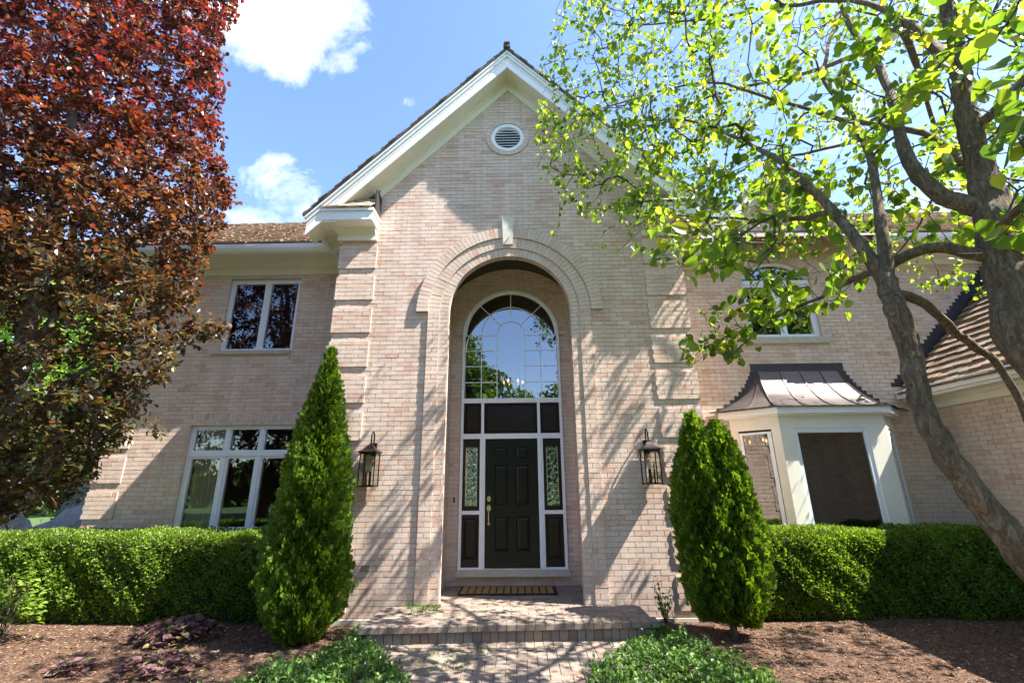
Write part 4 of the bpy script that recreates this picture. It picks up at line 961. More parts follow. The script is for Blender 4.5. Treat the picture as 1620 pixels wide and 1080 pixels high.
# ================================================================== THINGS ON THE HOUSE
def lantern(x, label):
    zb = 1.565; yc = -.185; h = .118
    t_ = empty('wall_lantern', (x, 0, zb), label=label, cat='wall lantern', group='lanterns flanking the entrance')
    g_ = MB(); zt = 2.075
    for sx in (-1, 1):
        for sy in (-1, 1): g_.box(x+sx*h-.008, x+sx*h+.008, yc+sy*h-.008, yc+sy*h+.008, zb+.02, zt)
    for a_ in (zb, zt-.012):
        g_.box(x-h-.012, x+h+.012, yc-h-.012, yc-h+.012, a_, a_+.022); g_.box(x-h-.012, x+h+.012, yc+h-.012, yc+h+.012, a_, a_+.022)
        g_.box(x-h-.012, x-h+.012, yc-h+.012, yc+h-.012, a_, a_+.022); g_.box(x+h-.012, x+h+.012, yc-h+.012, yc+h-.012, a_, a_+.022)
    g_.box(x-h, x+h, yc-h, yc+h, zb+.004, zb+.012)
    g_.build('frame', 'iron', t_)
    g_ = MB(); lv = [(.150, 2.082), (.150, 2.10), (.105, 2.125), (.062, 2.165), (.040, 2.205), (.022, 2.215), (.018, 2.235)]
    for (r0, z0), (r1, z1) in zip(lv, lv[1:]):
        A = [(x+sx*r0, yc+sy*r0, z0) for sx, sy in ((-1, -1), (1, -1), (1, 1), (-1, 1))]; B2 = [(x+sx*r1, yc+sy*r1, z1) for sx, sy in ((-1, -1), (1, -1), (1, 1), (-1, 1))]
        for i in range(4): g_.face([A[i], A[(i+1) % 4], B2[(i+1) % 4], B2[i]])
    g_.face([(x-.15, yc-.15, 2.082), (x-.15, yc+.15, 2.082), (x+.15, yc+.15, 2.082), (x+.15, yc-.15, 2.082)]); g_.build('roof_cap', 'iron', t_)
    g_ = MB(); pts = []
    for i in range(15):
        a_ = math.pi*i/14; pts.append((x, (yc+-.03)/2+.0+.068*-math.cos(a_), 2.335+.085*math.sin(a_)))
    pts = [(x, pts[0][1], 2.225)]+pts+[(x, pts[-1][1], 2.2), (x, -.02, 2.17)]
    g_.tube(pts, .013, 8); g_.build('hook_arm', 'iron', t_, smooth=True)
    g_ = MB(); g_.box(x-.045, x+.045, -.03, 0, 2.04, 2.25); g_.build('back_plate', 'iron', t_)
    g_ = MB()
    for sx, sy in ((-1, 0), (1, 0)): g_.face([(x+sx*h, yc-h, zb+.02), (x+sx*h, yc+h, zb+.02), (x+sx*h, yc+h, zt), (x+sx*h, yc-h, zt)])
    for sy in (-1, 1): g_.face([(x-h, yc+sy*h, zb+.02), (x+h, yc+sy*h, zb+.02), (x+h, yc+sy*h, zt), (x-h, yc+sy*h, zt)])
    g_.build('glass', 'lampglass', t_)
    for dx, dy in ((-.04, -.02), (.04, -.02), (0, .045)):
        g_ = MB(); g_.lathe(x+dx, yc+dy, [(.0, zb+.015), (.026, zb+.016), (.026, zb+.03), (.0125, zb+.035), (.0125, zb+.235), (0, zb+.235)], 10); c_ = g_.build('candle', 'iron', t_)
        g_ = MB(); g_.lathe(x+dx, yc+dy, [(.0, zb+.235), (.010, zb+.24), (.016, zb+.27), (.011, zb+.31), (0, zb+.345)], 10); g_.build('bulb', 'candle', c_, smooth=True)
lantern(-2.385, 'black four-sided wall lantern on the brick between the tall arborvitae and the door')
lantern(2.045, 'black four-sided wall lantern on the brick beside the twin-tipped arborvitae')
# doorbell
t_ = empty('doorbell', (-1.235, 1.34, 1.25), label='small silver and black doorbell on brick left of the door', cat='doorbell')
g_ = MB(); g_.box(-1.268, -1.202, 1.322, 1.34, 1.24, 1.385); g_.build('plate', 'steel', t_)
g_ = MB(); g_.box(-1.252, -1.218, 1.314, 1.322, 1.262, 1.365); g_.build('button_panel', 'black', t_)
# outlet cover low on the wall
t_ = empty('outlet_cover', (-2.368, 0, .36), label='small grey weatherproof outlet cover low on the brick wall', cat='outlet')
g_ = MB(); g_.box(-2.425, -2.31, -.03, 0, .355, .43); g_.build('cover', 'steel', t_)
g_ = MB(); g_.box(-2.43, -2.305, -.036, -.0301, .42, .436); g_.build('hinge', 'steel', t_)
# doormat
t_ = empty('doormat', (CX, .9, -.119), label='brown coir doormat with dark border in front of the door', cat='doormat')
mt, t, n, l, p = newmat('coir'); o_ = objc(t)
l.new(ramp(t, noise(t, 70, 5, .7, o_), [(.3, (.20, .10, .035)), (.7, (.42, .25, .10))]), p.inputs['Base Color']); p.inputs['Roughness'].default_value = 1; bump(t, noise(t, 160, 3, .7, o_), 1, .01, p); M['coir'] = mt
M['matblack'] = plain('black_rubber', (.018, .014, .012), .95, .2, 30, 200, .6)
mx0, mx1, my0, my1 = -1.04, .58, .60, 1.18
g_ = MB(); g_.box(mx0, mx1, my0, my1, -.117, -.098); g_.build('border', 'matblack', t_)
g_ = MB(); nxm = 13
for i in range(nxm):
    a_ = mx0+.04+(mx1-mx0-.08)*i/nxm; b2 = a_+(mx1-mx0-.08)/nxm-.022
    for jn in range(5):
        c_ = my0+.045+(my1-my0-.09)*jn/5; d_ = c_+(my1-my0-.09)/5-.018
        g_.hexa([(a_, c_, -.098), (b2, c_, -.098), (b2, d_, -.098), (a_, d_, -.098), (a_+.006, c_+.006, -.088), (b2-.006, c_+.006, -.088), (b2-.006, d_-.006, -.088), (a_+.006, d_-.006, -.088)])
g_.build('coir_field', 'coir', t_)
# chandeliers seen through the glass
def chandelier(x, y, z, r_, n_, label, top):
    t_ = empty('chandelier', (x, y, z), label=label, cat='chandelier')
    g_ = MB(); g_.tube([(x, y, top), (x, y, z-.1)], .012, 6)
    for i in range(n_):
        a_ = 2*math.pi*i/n_; q = (x+r_*math.cos(a_), y+r_*math.sin(a_))
        g_.tube([(x, y, z-.1), ((x+q[0])/2, (y+q[1])/2, z-.16), (q[0], q[1], z-.08)], .009, 5)
    for z_ in (z-.25, z+.35): g_.tube([(x+r_*1.25*math.cos(a_*math.pi/4), y+r_*1.25*math.sin(a_*math.pi/4), z_) for a_ in range(9)], .008, 4, caps=False)
    for i in range(8): a_ = i*math.pi/4; g_.tube([(x+r_*1.25*math.cos(a_), y+r_*1.25*math.sin(a_), z-.25), (x+r_*1.25*math.cos(a_), y+r_*1.25*math.sin(a_), z+.35)], .006, 4)
    g_.build('frame', 'steel', t_)
    for i in range(n_):
        a_ = 2*math.pi*i/n_; g_ = MB(); g_.lathe(x+r_*math.cos(a_), y+r_*math.sin(a_), [(0, z-.08), (.013, z-.078), (.013, z), (0, z)], 8); c_ = g_.build('candle', 'candle', t_)
        g_ = MB(); g_.lathe(x+r_*math.cos(a_), y+r_*math.sin(a_), [(0, z), (.016, z+.01), (.022, z+.035), (.012, z+.065), (0, z+.085)], 8); g_.build('bulb', 'bulb', c_)
pt = at(812, 607, Y=2.9); chandelier(pt[0], pt[1], pt[2], .22, 6, 'lit candle chandelier seen through the arched window', 6.2)
pt = at(1190, 700, Y=2.3); chandelier(pt[0], pt[1], pt[2], .30, 5, 'lit candle chandelier seen through the bay window side pane', 2.9)

# ================================================================== PLANTS
def lumpy(mb, x0, x1, y0, y1, z0, z1, seed=0):
    pass
def hedge(x0, x1, y0, y1, z0, z1, n, label):
    t_ = empty('boxwood_hedge', ((x0+x1)/2, (y0+y1)/2, z0), label=label, cat='hedge', group='clipped hedges under the front windows')
    g_ = MB(); g_.box(x0+.13, x1-.13, y0+.13, y1-.1, z0+.03, z1-.13); g_.build('branches', 'core', t_)
    # rounded box surface: sample faces by area, bulge with low-frequency waves
    A = [(x1-x0)*(z1-z0)*1.35, (x1-x0)*(y1-y0), (y1-y0)*(z1-z0), (y1-y0)*(z1-z0)]; A = np.array(A)/sum(A)
    f = RNG.choice(4, n, p=A); u, v_ = RNG.random(n), RNG.random(n)
    P_ = np.zeros((n, 3)); Nn = np.zeros((n, 3))
    X_ = x0+(x1-x0)*u; Zz = z0+(z1-z0)*v_; Yy = y0+(y1-y0)*v_
    k = f == 0; P_[k] = np.stack([X_[k], np.full(k.sum(), y0), Zz[k]], 1); Nn[k] = (0, -1, 0)
    k = f == 1; P_[k] = np.stack([X_[k], Yy[k], np.full(k.sum(), z1)], 1); Nn[k] = (0, 0, 1)
    for ff, xe, sg in ((2, x0, -1), (3, x1, 1)):
        k = f == ff; P_[k] = np.stack([np.full(k.sum(), xe), y0+(y1-y0)*u[k], Zz[k]], 1); Nn[k] = (sg, 0, 0)
    # round the edges
    c0 = np.array([x0, y0, z0])+.14; c1 = np.array([x1, y1, z1])-.14; c0[2] = z0+.02
    Q_ = np.clip(P_, c0, c1); dirn = P_-Q_; L_n = np.linalg.norm(dirn, axis=1, keepdims=True); Nr = np.where(L_n > 1e-6, dirn/np.maximum(L_n, 1e-6), Nn)
    bul = .028*np.sin(P_[:, 0]*3.1+P_[:, 2]*2.0)+.022*np.sin(P_[:, 0]*7.3+P_[:, 2]*9.1+1)+.018*np.sin(P_[:, 0]*13.7-P_[:, 2]*11.3)+.012*np.sin(P_[:, 0]*29+P_[:, 2]*23)
    dep = -np.abs(RNG.normal(size=n))*.035+RNG.normal(size=n)*.012
    P_ = Q_+Nr*(.14+bul+dep)[:, None]
    low = np.clip((P_[:, 2]-z0)/.35, 0, 1); P_[:, 1] += (1-low)*.10*(Nr[:, 1] < -.3)
    tip = Nr*.9+rnd(n)*.9+np.array([0, 0, .45]); nr = Nr*.6+rnd(n)*.9; X, Y, Z = frames(tip, nr)
    scatter('foliage', *OVAL, P_, X, Y, Z, RNG.uniform(.028, .046, n), 'box', t_)
    # young shoots poking out of the top
    ns = n//9; sx_ = RNG.uniform(x0+.05, x1-.05, ns); sy_ = RNG.uniform(y0+.02, y1, ns)
    sp = np.stack([sx_, sy_, z1-.01+.03*np.sin(sx_*3.1)+RNG.random(ns)**2*.055], 1)
    tip = rnd(ns)*.7+np.array([0, 0, 1.0]); X, Y, Z = frames(tip, rnd(ns)); scatter('shoots', *OVAL, sp, X, Y, Z, RNG.uniform(.028, .045, ns), 'brightleaf' if False else 'box', t_)
hedge(-10.4, -3.62, -.10, .80, -.36, .865, 62000, 'long clipped green hedge under the left windows')
hedge(3.02, 7.55, -.14, .47, -.36, .845, 46000, 'clipped green hedge in front of the bay window')

def arbor(cx, cy, leaders, n, label):
    """leaders: (dx, [(z,r),...])"""
    t_ = empty('arborvitae', (cx, cy, -.35), label=label, cat='evergreen shrub', group='conical evergreens flanking the entrance')
    g_ = MB(); g_.tube([(cx, cy, -.42), (cx+.02, cy, .1), (cx, cy, 1.2)], [.05, .042, .03], 8, .1); g_.tube([(cx+.03, cy, -.40), (cx-.07, cy+.02, .1), (cx-.1, cy, .9)], [.03, .026, .02], 7, .1); g_.build('trunk', 'bark', t_)
    g_ = MB()
    for dx, pr in leaders:
        g_.lathe(cx+dx, cy, [(max(.01, r_*.72), z_) for z_, r_ in pr[1:-1]]+[(.005, pr[-1][0]-.25)], 14)
    g_.build('branches', 'core', t_)
    Ps, Ns = [], []
    for dx, pr in leaders:
        zs = np.array([a for a, _ in pr]); rs = np.array([b_ for _, b_ in pr]); m_ = n//len(leaders)
        zz_ = np.linspace(zs[0], zs[-1], 300); wz = np.interp(zz_, zs, rs)+.04; wz /= wz.sum()
        z_ = RNG.choice(zz_, m_, p=wz)+RNG.uniform(-.01, .01, m_); th = RNG.uniform(0, 2*np.pi, m_)
        rr = np.interp(z_, zs, rs)*(1+.09*np.sin(th*3+z_*4)+.07*np.sin(th*6-z_*8)+.07*np.sin(th*10+z_*14)+.07*np.sin(th*17-z_*23))
        rr = rr*(1-np.abs(RNG.normal(size=m_))*.09)+RNG.normal(size=m_)*.02
        Nn = np.stack([np.cos(th), np.sin(th), np.full(m_, .25)], 1); Ps.append(np.stack([cx+dx+rr*np.cos(th), cy+rr*np.sin(th), z_], 1)); Ns.append(Nn)
    P_ = np.concatenate(Ps); Nn = np.concatenate(Ns); m_ = len(P_)
    tip = Nn*.75+np.array([0, 0, .8])+rnd(m_)*.55
    tang = np.cross(Nn, [0, 0, 1.0]); nr = tang*RNG.choice([-1, 1], m_)[:, None]*.8+Nn*.45+rnd(m_)*.5
    X, Y, Z = frames(tip, nr); scatter('foliage', *SPRAY, P_-unit(tip)*.03, X, Y, Z, RNG.uniform(.05, .10, m_), 'arb', t_)
arbor(-2.96, -.74, [(0, [(-.33, .24), (-.1, .42), (.15, .50), (.6, .515), (1.05, .485), (1.5, .43), (1.95, .385), (2.4, .30), (2.85, .215), (3.2, .12), (3.45, .06), (3.66, .015)])], 34000,
      'tall single-pointed conical arborvitae left of the door')
arbor(2.75, -.76, [(-.20, [(-.12, 0.167), (.08, 0.279), (.4, 0.335), (.8, 0.363), (1.2, 0.358), (1.6, 0.307), (1.9, 0.246), (2.2, 0.163), (2.42, 0.093), (2.58, 0.019)]),
                   (.14, [(-.18, 0.167), (.0, 0.288), (.3, 0.372), (.8, 0.395), (1.2, 0.372), (1.6, 0.321), (1.9, 0.256), (2.12, 0.181), (2.3, 0.102), (2.45, 0.019)])], 36000,
      'shorter arborvitae with two tips right of the door, trunk showing')

# ---- tree skeletons
def grow(roots, targets, step=.22, wob=.05, seed=1, sag=0.0):
    """roots: list of polylines (P,r). connects each target to the nearest existing node. returns nodes, parents, leafpaths"""
    rg = np.random.default_rng(seed)
    pos = []; par = []; rad = []
    for pts, rs in roots:
        last = -1
        for p_, r_ in zip(pts, rs): pos.append(np.array(p_)); par.append(last); rad.append(r_); last = len(pos)-1
    nman = len(pos); cap = len(pos)+len(targets)*40
    A = np.zeros((cap, 3)); A[:len(pos)] = pos; cnt = len(pos); par = par+[0]*(cap-len(par))
    d0 = np.min(np.linalg.norm(targets[:, None]-A[None, :cnt], axis=2), axis=1); order = np.argsort(d0)
    paths = []
    for ti in order:
        T = targets[ti]; dd = np.linalg.norm(A[:cnt]-T, axis=1); i = int(np.argmin(dd)); D_ = dd[i]
        if D_ < step*.6: continue
        P0 = A[i]; k = max(2, int(D_/step)); ids = [i]
        par_dir = unit((A[i]-A[par[i]])[None])[0] if par[i] >= 0 else unit((T-P0)[None])[0]
        C = P0+par_dir*D_*.35+rg.normal(size=3)*wob*D_
        last = i
        for q in range(1, k+1):
            s_ = q/k; p_ = (1-s_)**2*P0+2*s_*(1-s_)*C+s_*s_*T
            if q < k: p_ = p_+rg.normal(size=3)*wob*step*.5
            if cnt >= cap-1: break
            A[cnt] = p_; par[cnt] = last; last = cnt; ids.append(cnt); cnt += 1
        paths.append(ids)
    r2 = np.zeros(cnt); tipr = .0028
    ch = np.zeros(cnt, int)
    for i in range(nman, cnt): ch[par[i]] += 1
    for i in range(cnt-1, nman-1, -1):
        if ch[i] == 0: r2[i] = max(r2[i], tipr**2)
        r2[i] += 0
        if par[i] >= nman: r2[par[i]] += r2[i]*1.02
    return A[:cnt], par[:cnt], np.sqrt(np.maximum(r2, tipr**2)), nman, paths
def twigs(mb, A, par, rad, nman, rmax=.05):
    for i in range(nman, len(A)):
        p_ = par[i]; a_, b_ = Vector(A[p_]), Vector(A[i]); r0 = min(rmax, rad[p_] if p_ >= nman else rad[i]*1.15); r1 = min(rmax, rad[i])
        d = b_-a_
        if d.length < 1e-5: continue
        x = d.orthogonal().normalized(); y = d.cross(x).normalized(); sd = 3 if r1 < .006 else 5; base = len(mb.v)
        for c_, rr in ((a_, r0), (b_+d*.04, r1)):
            for k in range(sd): th = 2*math.pi*k/sd; mb.v.append(tuple(c_+x*math.cos(th)*rr+y*math.sin(th)*rr))
        for k in range(sd): mb.f.append((base+k, base+(k+1) % sd, base+sd+(k+1) % sd, base+sd+k)); mb.uv.append([(0, 0)]*4); mb.mi.append(0)
def smooth_line(pts, rs, sub=5, wob=.0, seed=0):
    """Catmull-Rom resample"""
    rg = np.random.default_rng(seed); P_ = [np.array(p_, float) for p_ in pts]; P_ = [2*P_[0]-P_[1]]+P_+[2*P_[-1]-P_[-2]]; R_2 = [rs[0]]+list(rs)+[rs[-1]]; out, ro_ = [], []
    for i in range(1, len(P_)-2):
        for s_ in range(sub):
            t_ = s_/sub; a_, b_, c_, d_ = P_[i-1:i+3]
            out.append(.5*((2*b_)+(-a_+c_)*t_+(2*a_-5*b_+4*c_-d_)*t_*t_+(-a_+3*b_-3*c_+d_)*t_**3)+rg.normal(size=3)*wob); ro_.append((R_2[i]*(1-t_)+R_2[i+1]*t_)*(1+rg.normal()*.04))
    out.append(P_[-2]); ro_.append(rs[-1]); return out, ro_
def leaves_on(A, paths, per, spread, frac=.65, seed=3):
    rg = np.random.default_rng(seed); out, dr_ = [], []
    for ids in paths:
        m_ = len(ids); k0 = int(m_*(1-frac)); seg = ids[k0:] if len(ids[k0:]) > 1 else ids[-2:]
        for _ in range(rg.poisson(per)):
            t_ = rg.random()*(len(seg)-1); i = int(t_); f = t_-i; p_ = A[seg[i]]*(1-f)+A[seg[min(i+1, len(seg)-1)]]*f
            d_ = A[seg[min(i+1, len(seg)-1)]]-A[seg[i]]; out.append(p_+rg.normal(size=3)*spread); dr_.append(d_)
    return np.array(out), unit(np.array(dr_))

from mathutils import noise as mn
def bark_tube(mb, pts, rad, sides, ds, amp, seed):
    # finely divided trunk with ridges and knots standing out of its surface
    P_ = [Vector(p) for p in pts]; L = [0]
    for a_, b_ in zip(P_, P_[1:]): L.append(L[-1]+(b_-a_).length)
    n = max(8, int(L[-1]/ds)); q = np.linspace(0, L[-1], n); A_ = np.array([tuple(p) for p in P_])
    C_ = np.stack([np.interp(q, L, A_[:, i]) for i in range(3)], 1); ker = np.ones(5)/5
    R_c = np.interp(q, L, rad); R_c[2:-2] = np.convolve(R_c, ker, 'valid')
    for i in range(3): C_[2:-2, i] = np.convolve(C_[:, i], ker, 'valid')
    rgk = random.Random(seed); knots = [(rgk.uniform(0, L[-1]), rgk.uniform(0, 6.28), rgk.uniform(.6, 1.3)) for _ in range(int(L[-1]*2.2))]
    prev = None; base = len(mb.v)
    for i in range(n):
        d = Vector(C_[min(i+1, n-1)]-C_[max(i-1, 0)]).normalized(); a = d.orthogonal().normalized() if prev is None else (prev-d*prev.dot(d)).normalized(); prev = a; b_ = d.cross(a); r = R_c[i]
        for k in range(sides):
            th = 2*math.pi*k/sides; c_, s_ = math.cos(th), math.sin(th)
            v1 = Vector((c_*5.5, s_*5.5, q[i]*7+seed*9)); w1 = mn.noise(v1*.55)
            rid = 1-abs(mn.noise(v1+Vector((w1, w1, w1))*1.3))*2.2; v2 = Vector((c_*13, s_*13, q[i]*22+seed)); f2 = 1-abs(mn.noise(v2))*2
            e = amp*(rid*.75+f2*.45)+r*.16*mn.noise(Vector((c_*1.2, s_*1.2, q[i]*3.1+seed*3)))
            for kl, kt, kw in knots:
                dd = ((q[i]-kl)/(.55*r))**2+(min(abs(th-kt), 6.283-abs(th-kt))/.55)**2
                if dd < 6: e += r*.22*kw*math.exp(-dd)-r*.16*kw*math.exp(-dd*6)
            mb.v.append(tuple(Vector(C_[i])+(a*c_+b_*s_)*(r+e)))
    for i in range(n-1):
        for k in range(sides):
            mb.f.append((base+i*sides+k, base+i*sides+(k+1) % sides, base+(i+1)*sides+(k+1) % sides, base+(i+1)*sides+k)); mb.uv.append([(0, 0)]*4); mb.mi.append(0)
# ---- the big broad-leaved tree on the right (several stems)
YA, YB = -4.6, -4.75
LT = empty('broadleaf_tree', (3.55, -4.7, -.35), label='large many-stemmed green tree with curved rough brown trunks spreading over the right of the house', cat='tree')
A1, r1 = smooth_line([(3.62, -4.62, -.42), (3.45, -4.6, .1), (3.22, -4.6, .66), at(1620, 880, YA), at(1550, 790, YA), at(1487, 705, YA), at(1452, 620, YA), at(1438, 545, YA), at(1412, 480, YA), at(1404, 445, YA+.02)],
                     [.16, .12, .10, .095, .09, .082, .076, .074, .076, .078], 6, .006, 1)
A2, r2_ = smooth_line([(3.70, -4.85, -.42), (3.62, -4.85, .8), (3.45, -4.8, 1.8), at(1622, 545, YB), at(1600, 450, YB), at(1578, 370, YB), at(1560, 290, YB), at(1535, 210, YB), at(1518, 110, YB), at(1500, 0, YB), at(1490, -120, YB)],
                      [.20, .17, .145, .128, .12, .12, .085, .07, .056, .045, .035], 6, .007, 2)
limbs = [
    ([at(1404, 445, YA+.02), at(1365, 395, -4.5), at(1318, 335, -4.35), at(1270, 285, -4.1), at(1225, 250, -3.7), at(1160, 215, -3.1), at(1080, 190, -2.4), at(1000, 205, -1.7)], [.088, .066, .055, .045, .038, .03, .022, .014]),
    ([at(1404, 445, YA+.02), at(1398, 390, -4.6), at(1392, 330, -4.6), at(1376, 250, -4.5), at(1350, 190, -4.3), at(1300, 120, -4.0)], [.075, .062, .052, .04, .035, .028]),
    ([at(1576, 405, YB), at(1535, 400, -4.7), at(1480, 392, -4.65), at(1430, 405, -4.6), at(1395, 428, -4.5), at(1350, 440, -4.1), at(1300, 470, -3.6), at(1230, 500, -3.2), at(1160, 560, -3.0)], [.075, .058, .055, .055, .048, .035, .022, .014, .009]),
    ([at(1572, 335, YB), at(1525, 325, -4.7), at(1475, 300, -4.65), at(1437, 250, -4.6), at(1418, 180, -4.4), at(1390, 110, -4.2), at(1345, 40, -3.9), at(1300, -60, -3.4)], [.105, .088, .082, .070, .055, .048, .04, .03]),
    ([at(1560, 290, YB), at(1510, 240, -4.3), at(1440, 205, -3.9), at(1340, 190, -3.3), at(1230, 160, -2.7), at(1120, 130, -2.1), at(1010, 155, -1.5), at(930, 180, -1.1)], [.06, .045, .04, .035, .03, .024, .017, .011]),
    ([at(1406, 462, YA), at(1440, 470, -4.57), at(1478, 494, -4.5), at(1530, 540, -4.3), at(1590, 590, -4.1), at(1630, 680, -4.0)], [.05, .048, .045, .042, .038, .034]),
    ([at(1535, 210, YB), at(1580, 170, -4.9), at(1625, 120, -5.0), at(1680, 40, -5.1)], [.06, .05, .045, .035]),
    ([at(1576, 390, YB), at(1600, 340, -5.2), at(1640, 300, -5.5)], [.05, .035, .03]),
    ([at(1518, 110, YB), at(1440, 40, -4.4), at(1350, 0, -3.9), at(1240, 10, -3.2), at(1120, 30, -2.5), at(1010, 40, -1.9)], [.055, .045, .036, .03, .022, .013]),
    ([at(1318, 335, -4.35), at(1240, 350, -3.6), at(1160, 345, -2.8), at(1070, 340, -2.0), at(980, 330, -1.4)], [.04, .028, .022, .016, .010]),
    ([at(1300, 120, -4.0), at(1320, 40, -3.0), at(1330, 20, -2.0), at(1280, 60, -1.0)], [.03, .026, .022, .014]),
]
limbs += [
    ([at(1518, 110, YB), (4.1, -3.9, 6.2), (4.8, -2.6, 7.3), (4.7, -1.4, 8.2), (3.9, -.85, 8.5), (3.0, -.7, 8.2), (2.1, -.6, 7.6)], [.07, .06, .05, .042, .036, .028, .016]),
    ([(4.1, -3.9, 6.2), (5.3, -2.8, 6.6), (5.9, -1.6, 6.9), (5.4, -.8, 7.2), (4.4, -.6, 7.1), (3.4, -.5, 6.6)], [.055, .048, .042, .036, .028, .016]),
    ([(5.3, -2.8, 6.6), (6.6, -1.6, 6.4), (7.1, -.6, 6.0), (6.9, .1, 5.5), (6.4, .35, 5.2)], [.04, .034, .028, .02, .012]),
]
limbs = [(a_, [v_*.62 for v_ in b_]) for a_, b_ in limbs]
g_ = MB(); roots = []
lin = [(A1, r1), (A2, r2_)]
for i, (P_, r_) in enumerate(limbs): lin.append(smooth_line(P_, r_, 4, .008, 10+i))
gt = [MB(), MB(), MB()]
for i, (P_, r_) in enumerate(lin):
    rr = list(r_)
    if i < 2: bark_tube(gt[i], P_, [v_*(.76 if i == 0 else .90) for v_ in rr], 56, .011, .0075, i+3)
    else: bark_tube(gt[2], P_, rr, 18, .03, .0035, i+3)
for i, q in enumerate(gt): q.build('trunk' if i < 2 else 'limbs', 'bark', LT, smooth=True)
roots = [(P_[::3] if i < 2 else P_[::2], [.05]*len(P_)) for i, (P_, r_) in enumerate(lin)]
def inpoly(x, y, poly):
    c = False; n_ = len(poly)
    for i in range(n_):
        (x0, y0), (x1, y1) = poly[i], poly[(i+1) % n_]
        if (y0 > y) != (y1 > y) and x < (x1-x0)*(y-y0)/(y1-y0)+x0: c = not c
    return c
canopy = [(838, 205), (868, 60), (905, -60), (1000, -260), (1900, -300), (1950, 420), (1620, 400), (1560, 430), (1480, 380), (1400, 385), (1330, 405), (1240, 395), (1170, 420), (1120, 420), (1060, 365), (980, 335), (930, 350), (880, 300)]
T = []; rg = random.Random(5)
while len(T) < 2300:
    x_, y_ = rg.uniform(835, 1950), rg.uniform(-300, 435)
    if not inpoly(x_, y_, canopy): continue
    f = (x_-840)/780
    lo = 6.4+(2.1-6.4)*min(1, max(0, f))**.75; hi = 8.0-.9*min(1, f)
    zc = rg.uniform(lo**1.7, hi**1.7)**(1/1.7)
    q = at(x_, y_, zc=zc)
    if q[1] > -.45 or q[2] > 10: continue
    if x_ > 1150 and rg.random() < .62: continue
    T.append(q)
# low drooping sprays in front of the right windows
def lowspray(cx, cy, sx, sy, n_, z0, z1):
    for _ in range(n_): T.append(at(cx+rg.gauss(0, sx), cy+rg.gauss(0, sy), zc=rg.uniform(z0, z1)))
lowspray(1200, 490, 38, 20, 20, 4.4, 5.2); lowspray(1130, 540, 24, 20, 26, 4.6, 5.2); lowspray(1160, 515, 30, 16, 14, 4.6, 5.2); lowspray(1260, 465, 50, 22, 16, 4.2, 5.0); lowspray(1170, 395, 65, 25, 26, 3.2, 4.6); lowspray(1310, 440, 40, 22, 12, 3.4, 4.4); lowspray(1080, 370, 45, 30, 26, 4.0, 6.0)
lowspray(1470, 425, 45, 14, 16, 7.9, 8.5); lowspray(1530, 448, 25, 7, 7, 7.6, 8.2); lowspray(1400, 400, 40, 30, 12, 8.0, 8.5); lowspray(1240, 315, 75, 40, 70, 4.0, 7.0); lowspray(1000, 280, 60, 50, 50, 6.0, 7.4); lowspray(1045, 400, 14, 20, 4, 5, 5.6)
T = np.array([p_ for p_ in T])
# upper crown hidden above and right of the frame, which throws the branch shadows on the brick
e_ = []
while len(e_) < 170:
    q = np.array([rg.uniform(2.2, 7.2), rg.uniform(-1.5, -.5), rg.uniform(7.2, 10.5)])
    e_.append(q)
T = np.concatenate([T, np.array(e_)])
A, par, rad, nman, paths = grow(roots, T, .2, .10, 2)
g_ = MB(); twigs(g_, A, par, rad, nman, .04); g_.build('twigs', 'twig', LT)
P_, dr_ = leaves_on(A, [q_ for i_, q_ in enumerate(paths) if i_ % 5 or len(q_) > 14], 8.0, .055, .7)
keepl = np.linalg.norm(P_-CAM, axis=1) > 1.25; P_, dr_ = P_[keepl], dr_[keepl]
m_ = len(P_); tip = dr_*.5+rnd(m_)*.8+np.array([0, 0, -.75]); nr = rnd(m_)*.9+np.array([0, -.1, .7]); X, Y, Z = frames(tip, nr)
scatter('leaves', *HEART, P_, X, Y, Z, RNG.uniform(.055, .118, m_)*np.clip(1.5-.11*np.linalg.norm(P_-CAM, axis=1), .75, 1.2), 'linden', LT)

# ---- copper beech on the left
BT = empty('copper_beech', (-5.9, -2.1, -.35), label='tall dense tree with dark red and bronze leaves at the left of the house', cat='tree')
YBt = -2.1
b1 = smooth_line([(-6.9, YBt, -.42), at(-90, 860, YBt), at(-30, 720, YBt), at(20, 610, YBt), at(62, 450, YBt), at(90, 320, YBt), at(115, 180, YBt), at(135, 20, YBt), at(150, -150, YBt), at(160, -300, YBt)], [.17, .15, .13, .12, .09, .075, .06, .045, .03, .02], 5, .01, 31)
b2_ = smooth_line([at(22, 600, YBt), at(75, 520, -2.0), at(102, 450, -1.9), at(118, 360, -1.8), at(150, 250, -1.7), at(200, 120, -1.6), at(230, 0, -1.6)], [.07, .055, .045, .038, .03, .022, .015], 4, .01, 32)
b3_ = smooth_line([at(-20, 700, YBt), at(60, 640, -2.0), at(110, 600, -1.8), at(180, 560, -1.7), at(250, 540, -1.7), at(320, 522, -1.8)], [.05, .035, .028, .02, .014, .008], 4, .01, 33)
b4_ = smooth_line([at(60, 460, YBt), at(20, 330, -2.3), at(-20, 200, -2.5), at(-60, 60, -2.6)], [.06, .045, .035, .025], 4, .01, 34)
b5_ = smooth_line([at(90, 320, YBt), at(170, 260, -2.3), at(250, 200, -2.4), at(310, 130, -2.4)], [.035, .025, .018, .01], 4, .01, 35)
q = MB()
for i, (P_, r_) in enumerate((b1, b2_, b3_, b4_, b5_)): q.tube(P_, r_, 12, .05, seed=40+i)
q.build('trunk', 'barkgrey', BT, smooth=True)
edge = [(-330, 330), (-120, 385), (0, 378), (60, 352), (170, 345), (250, 352), (320, 372), (380, 335), (450, 312), (520, 290), (600, 268), (660, 215), (720, 172), (770, 125), (805, 60), (830, 10)]
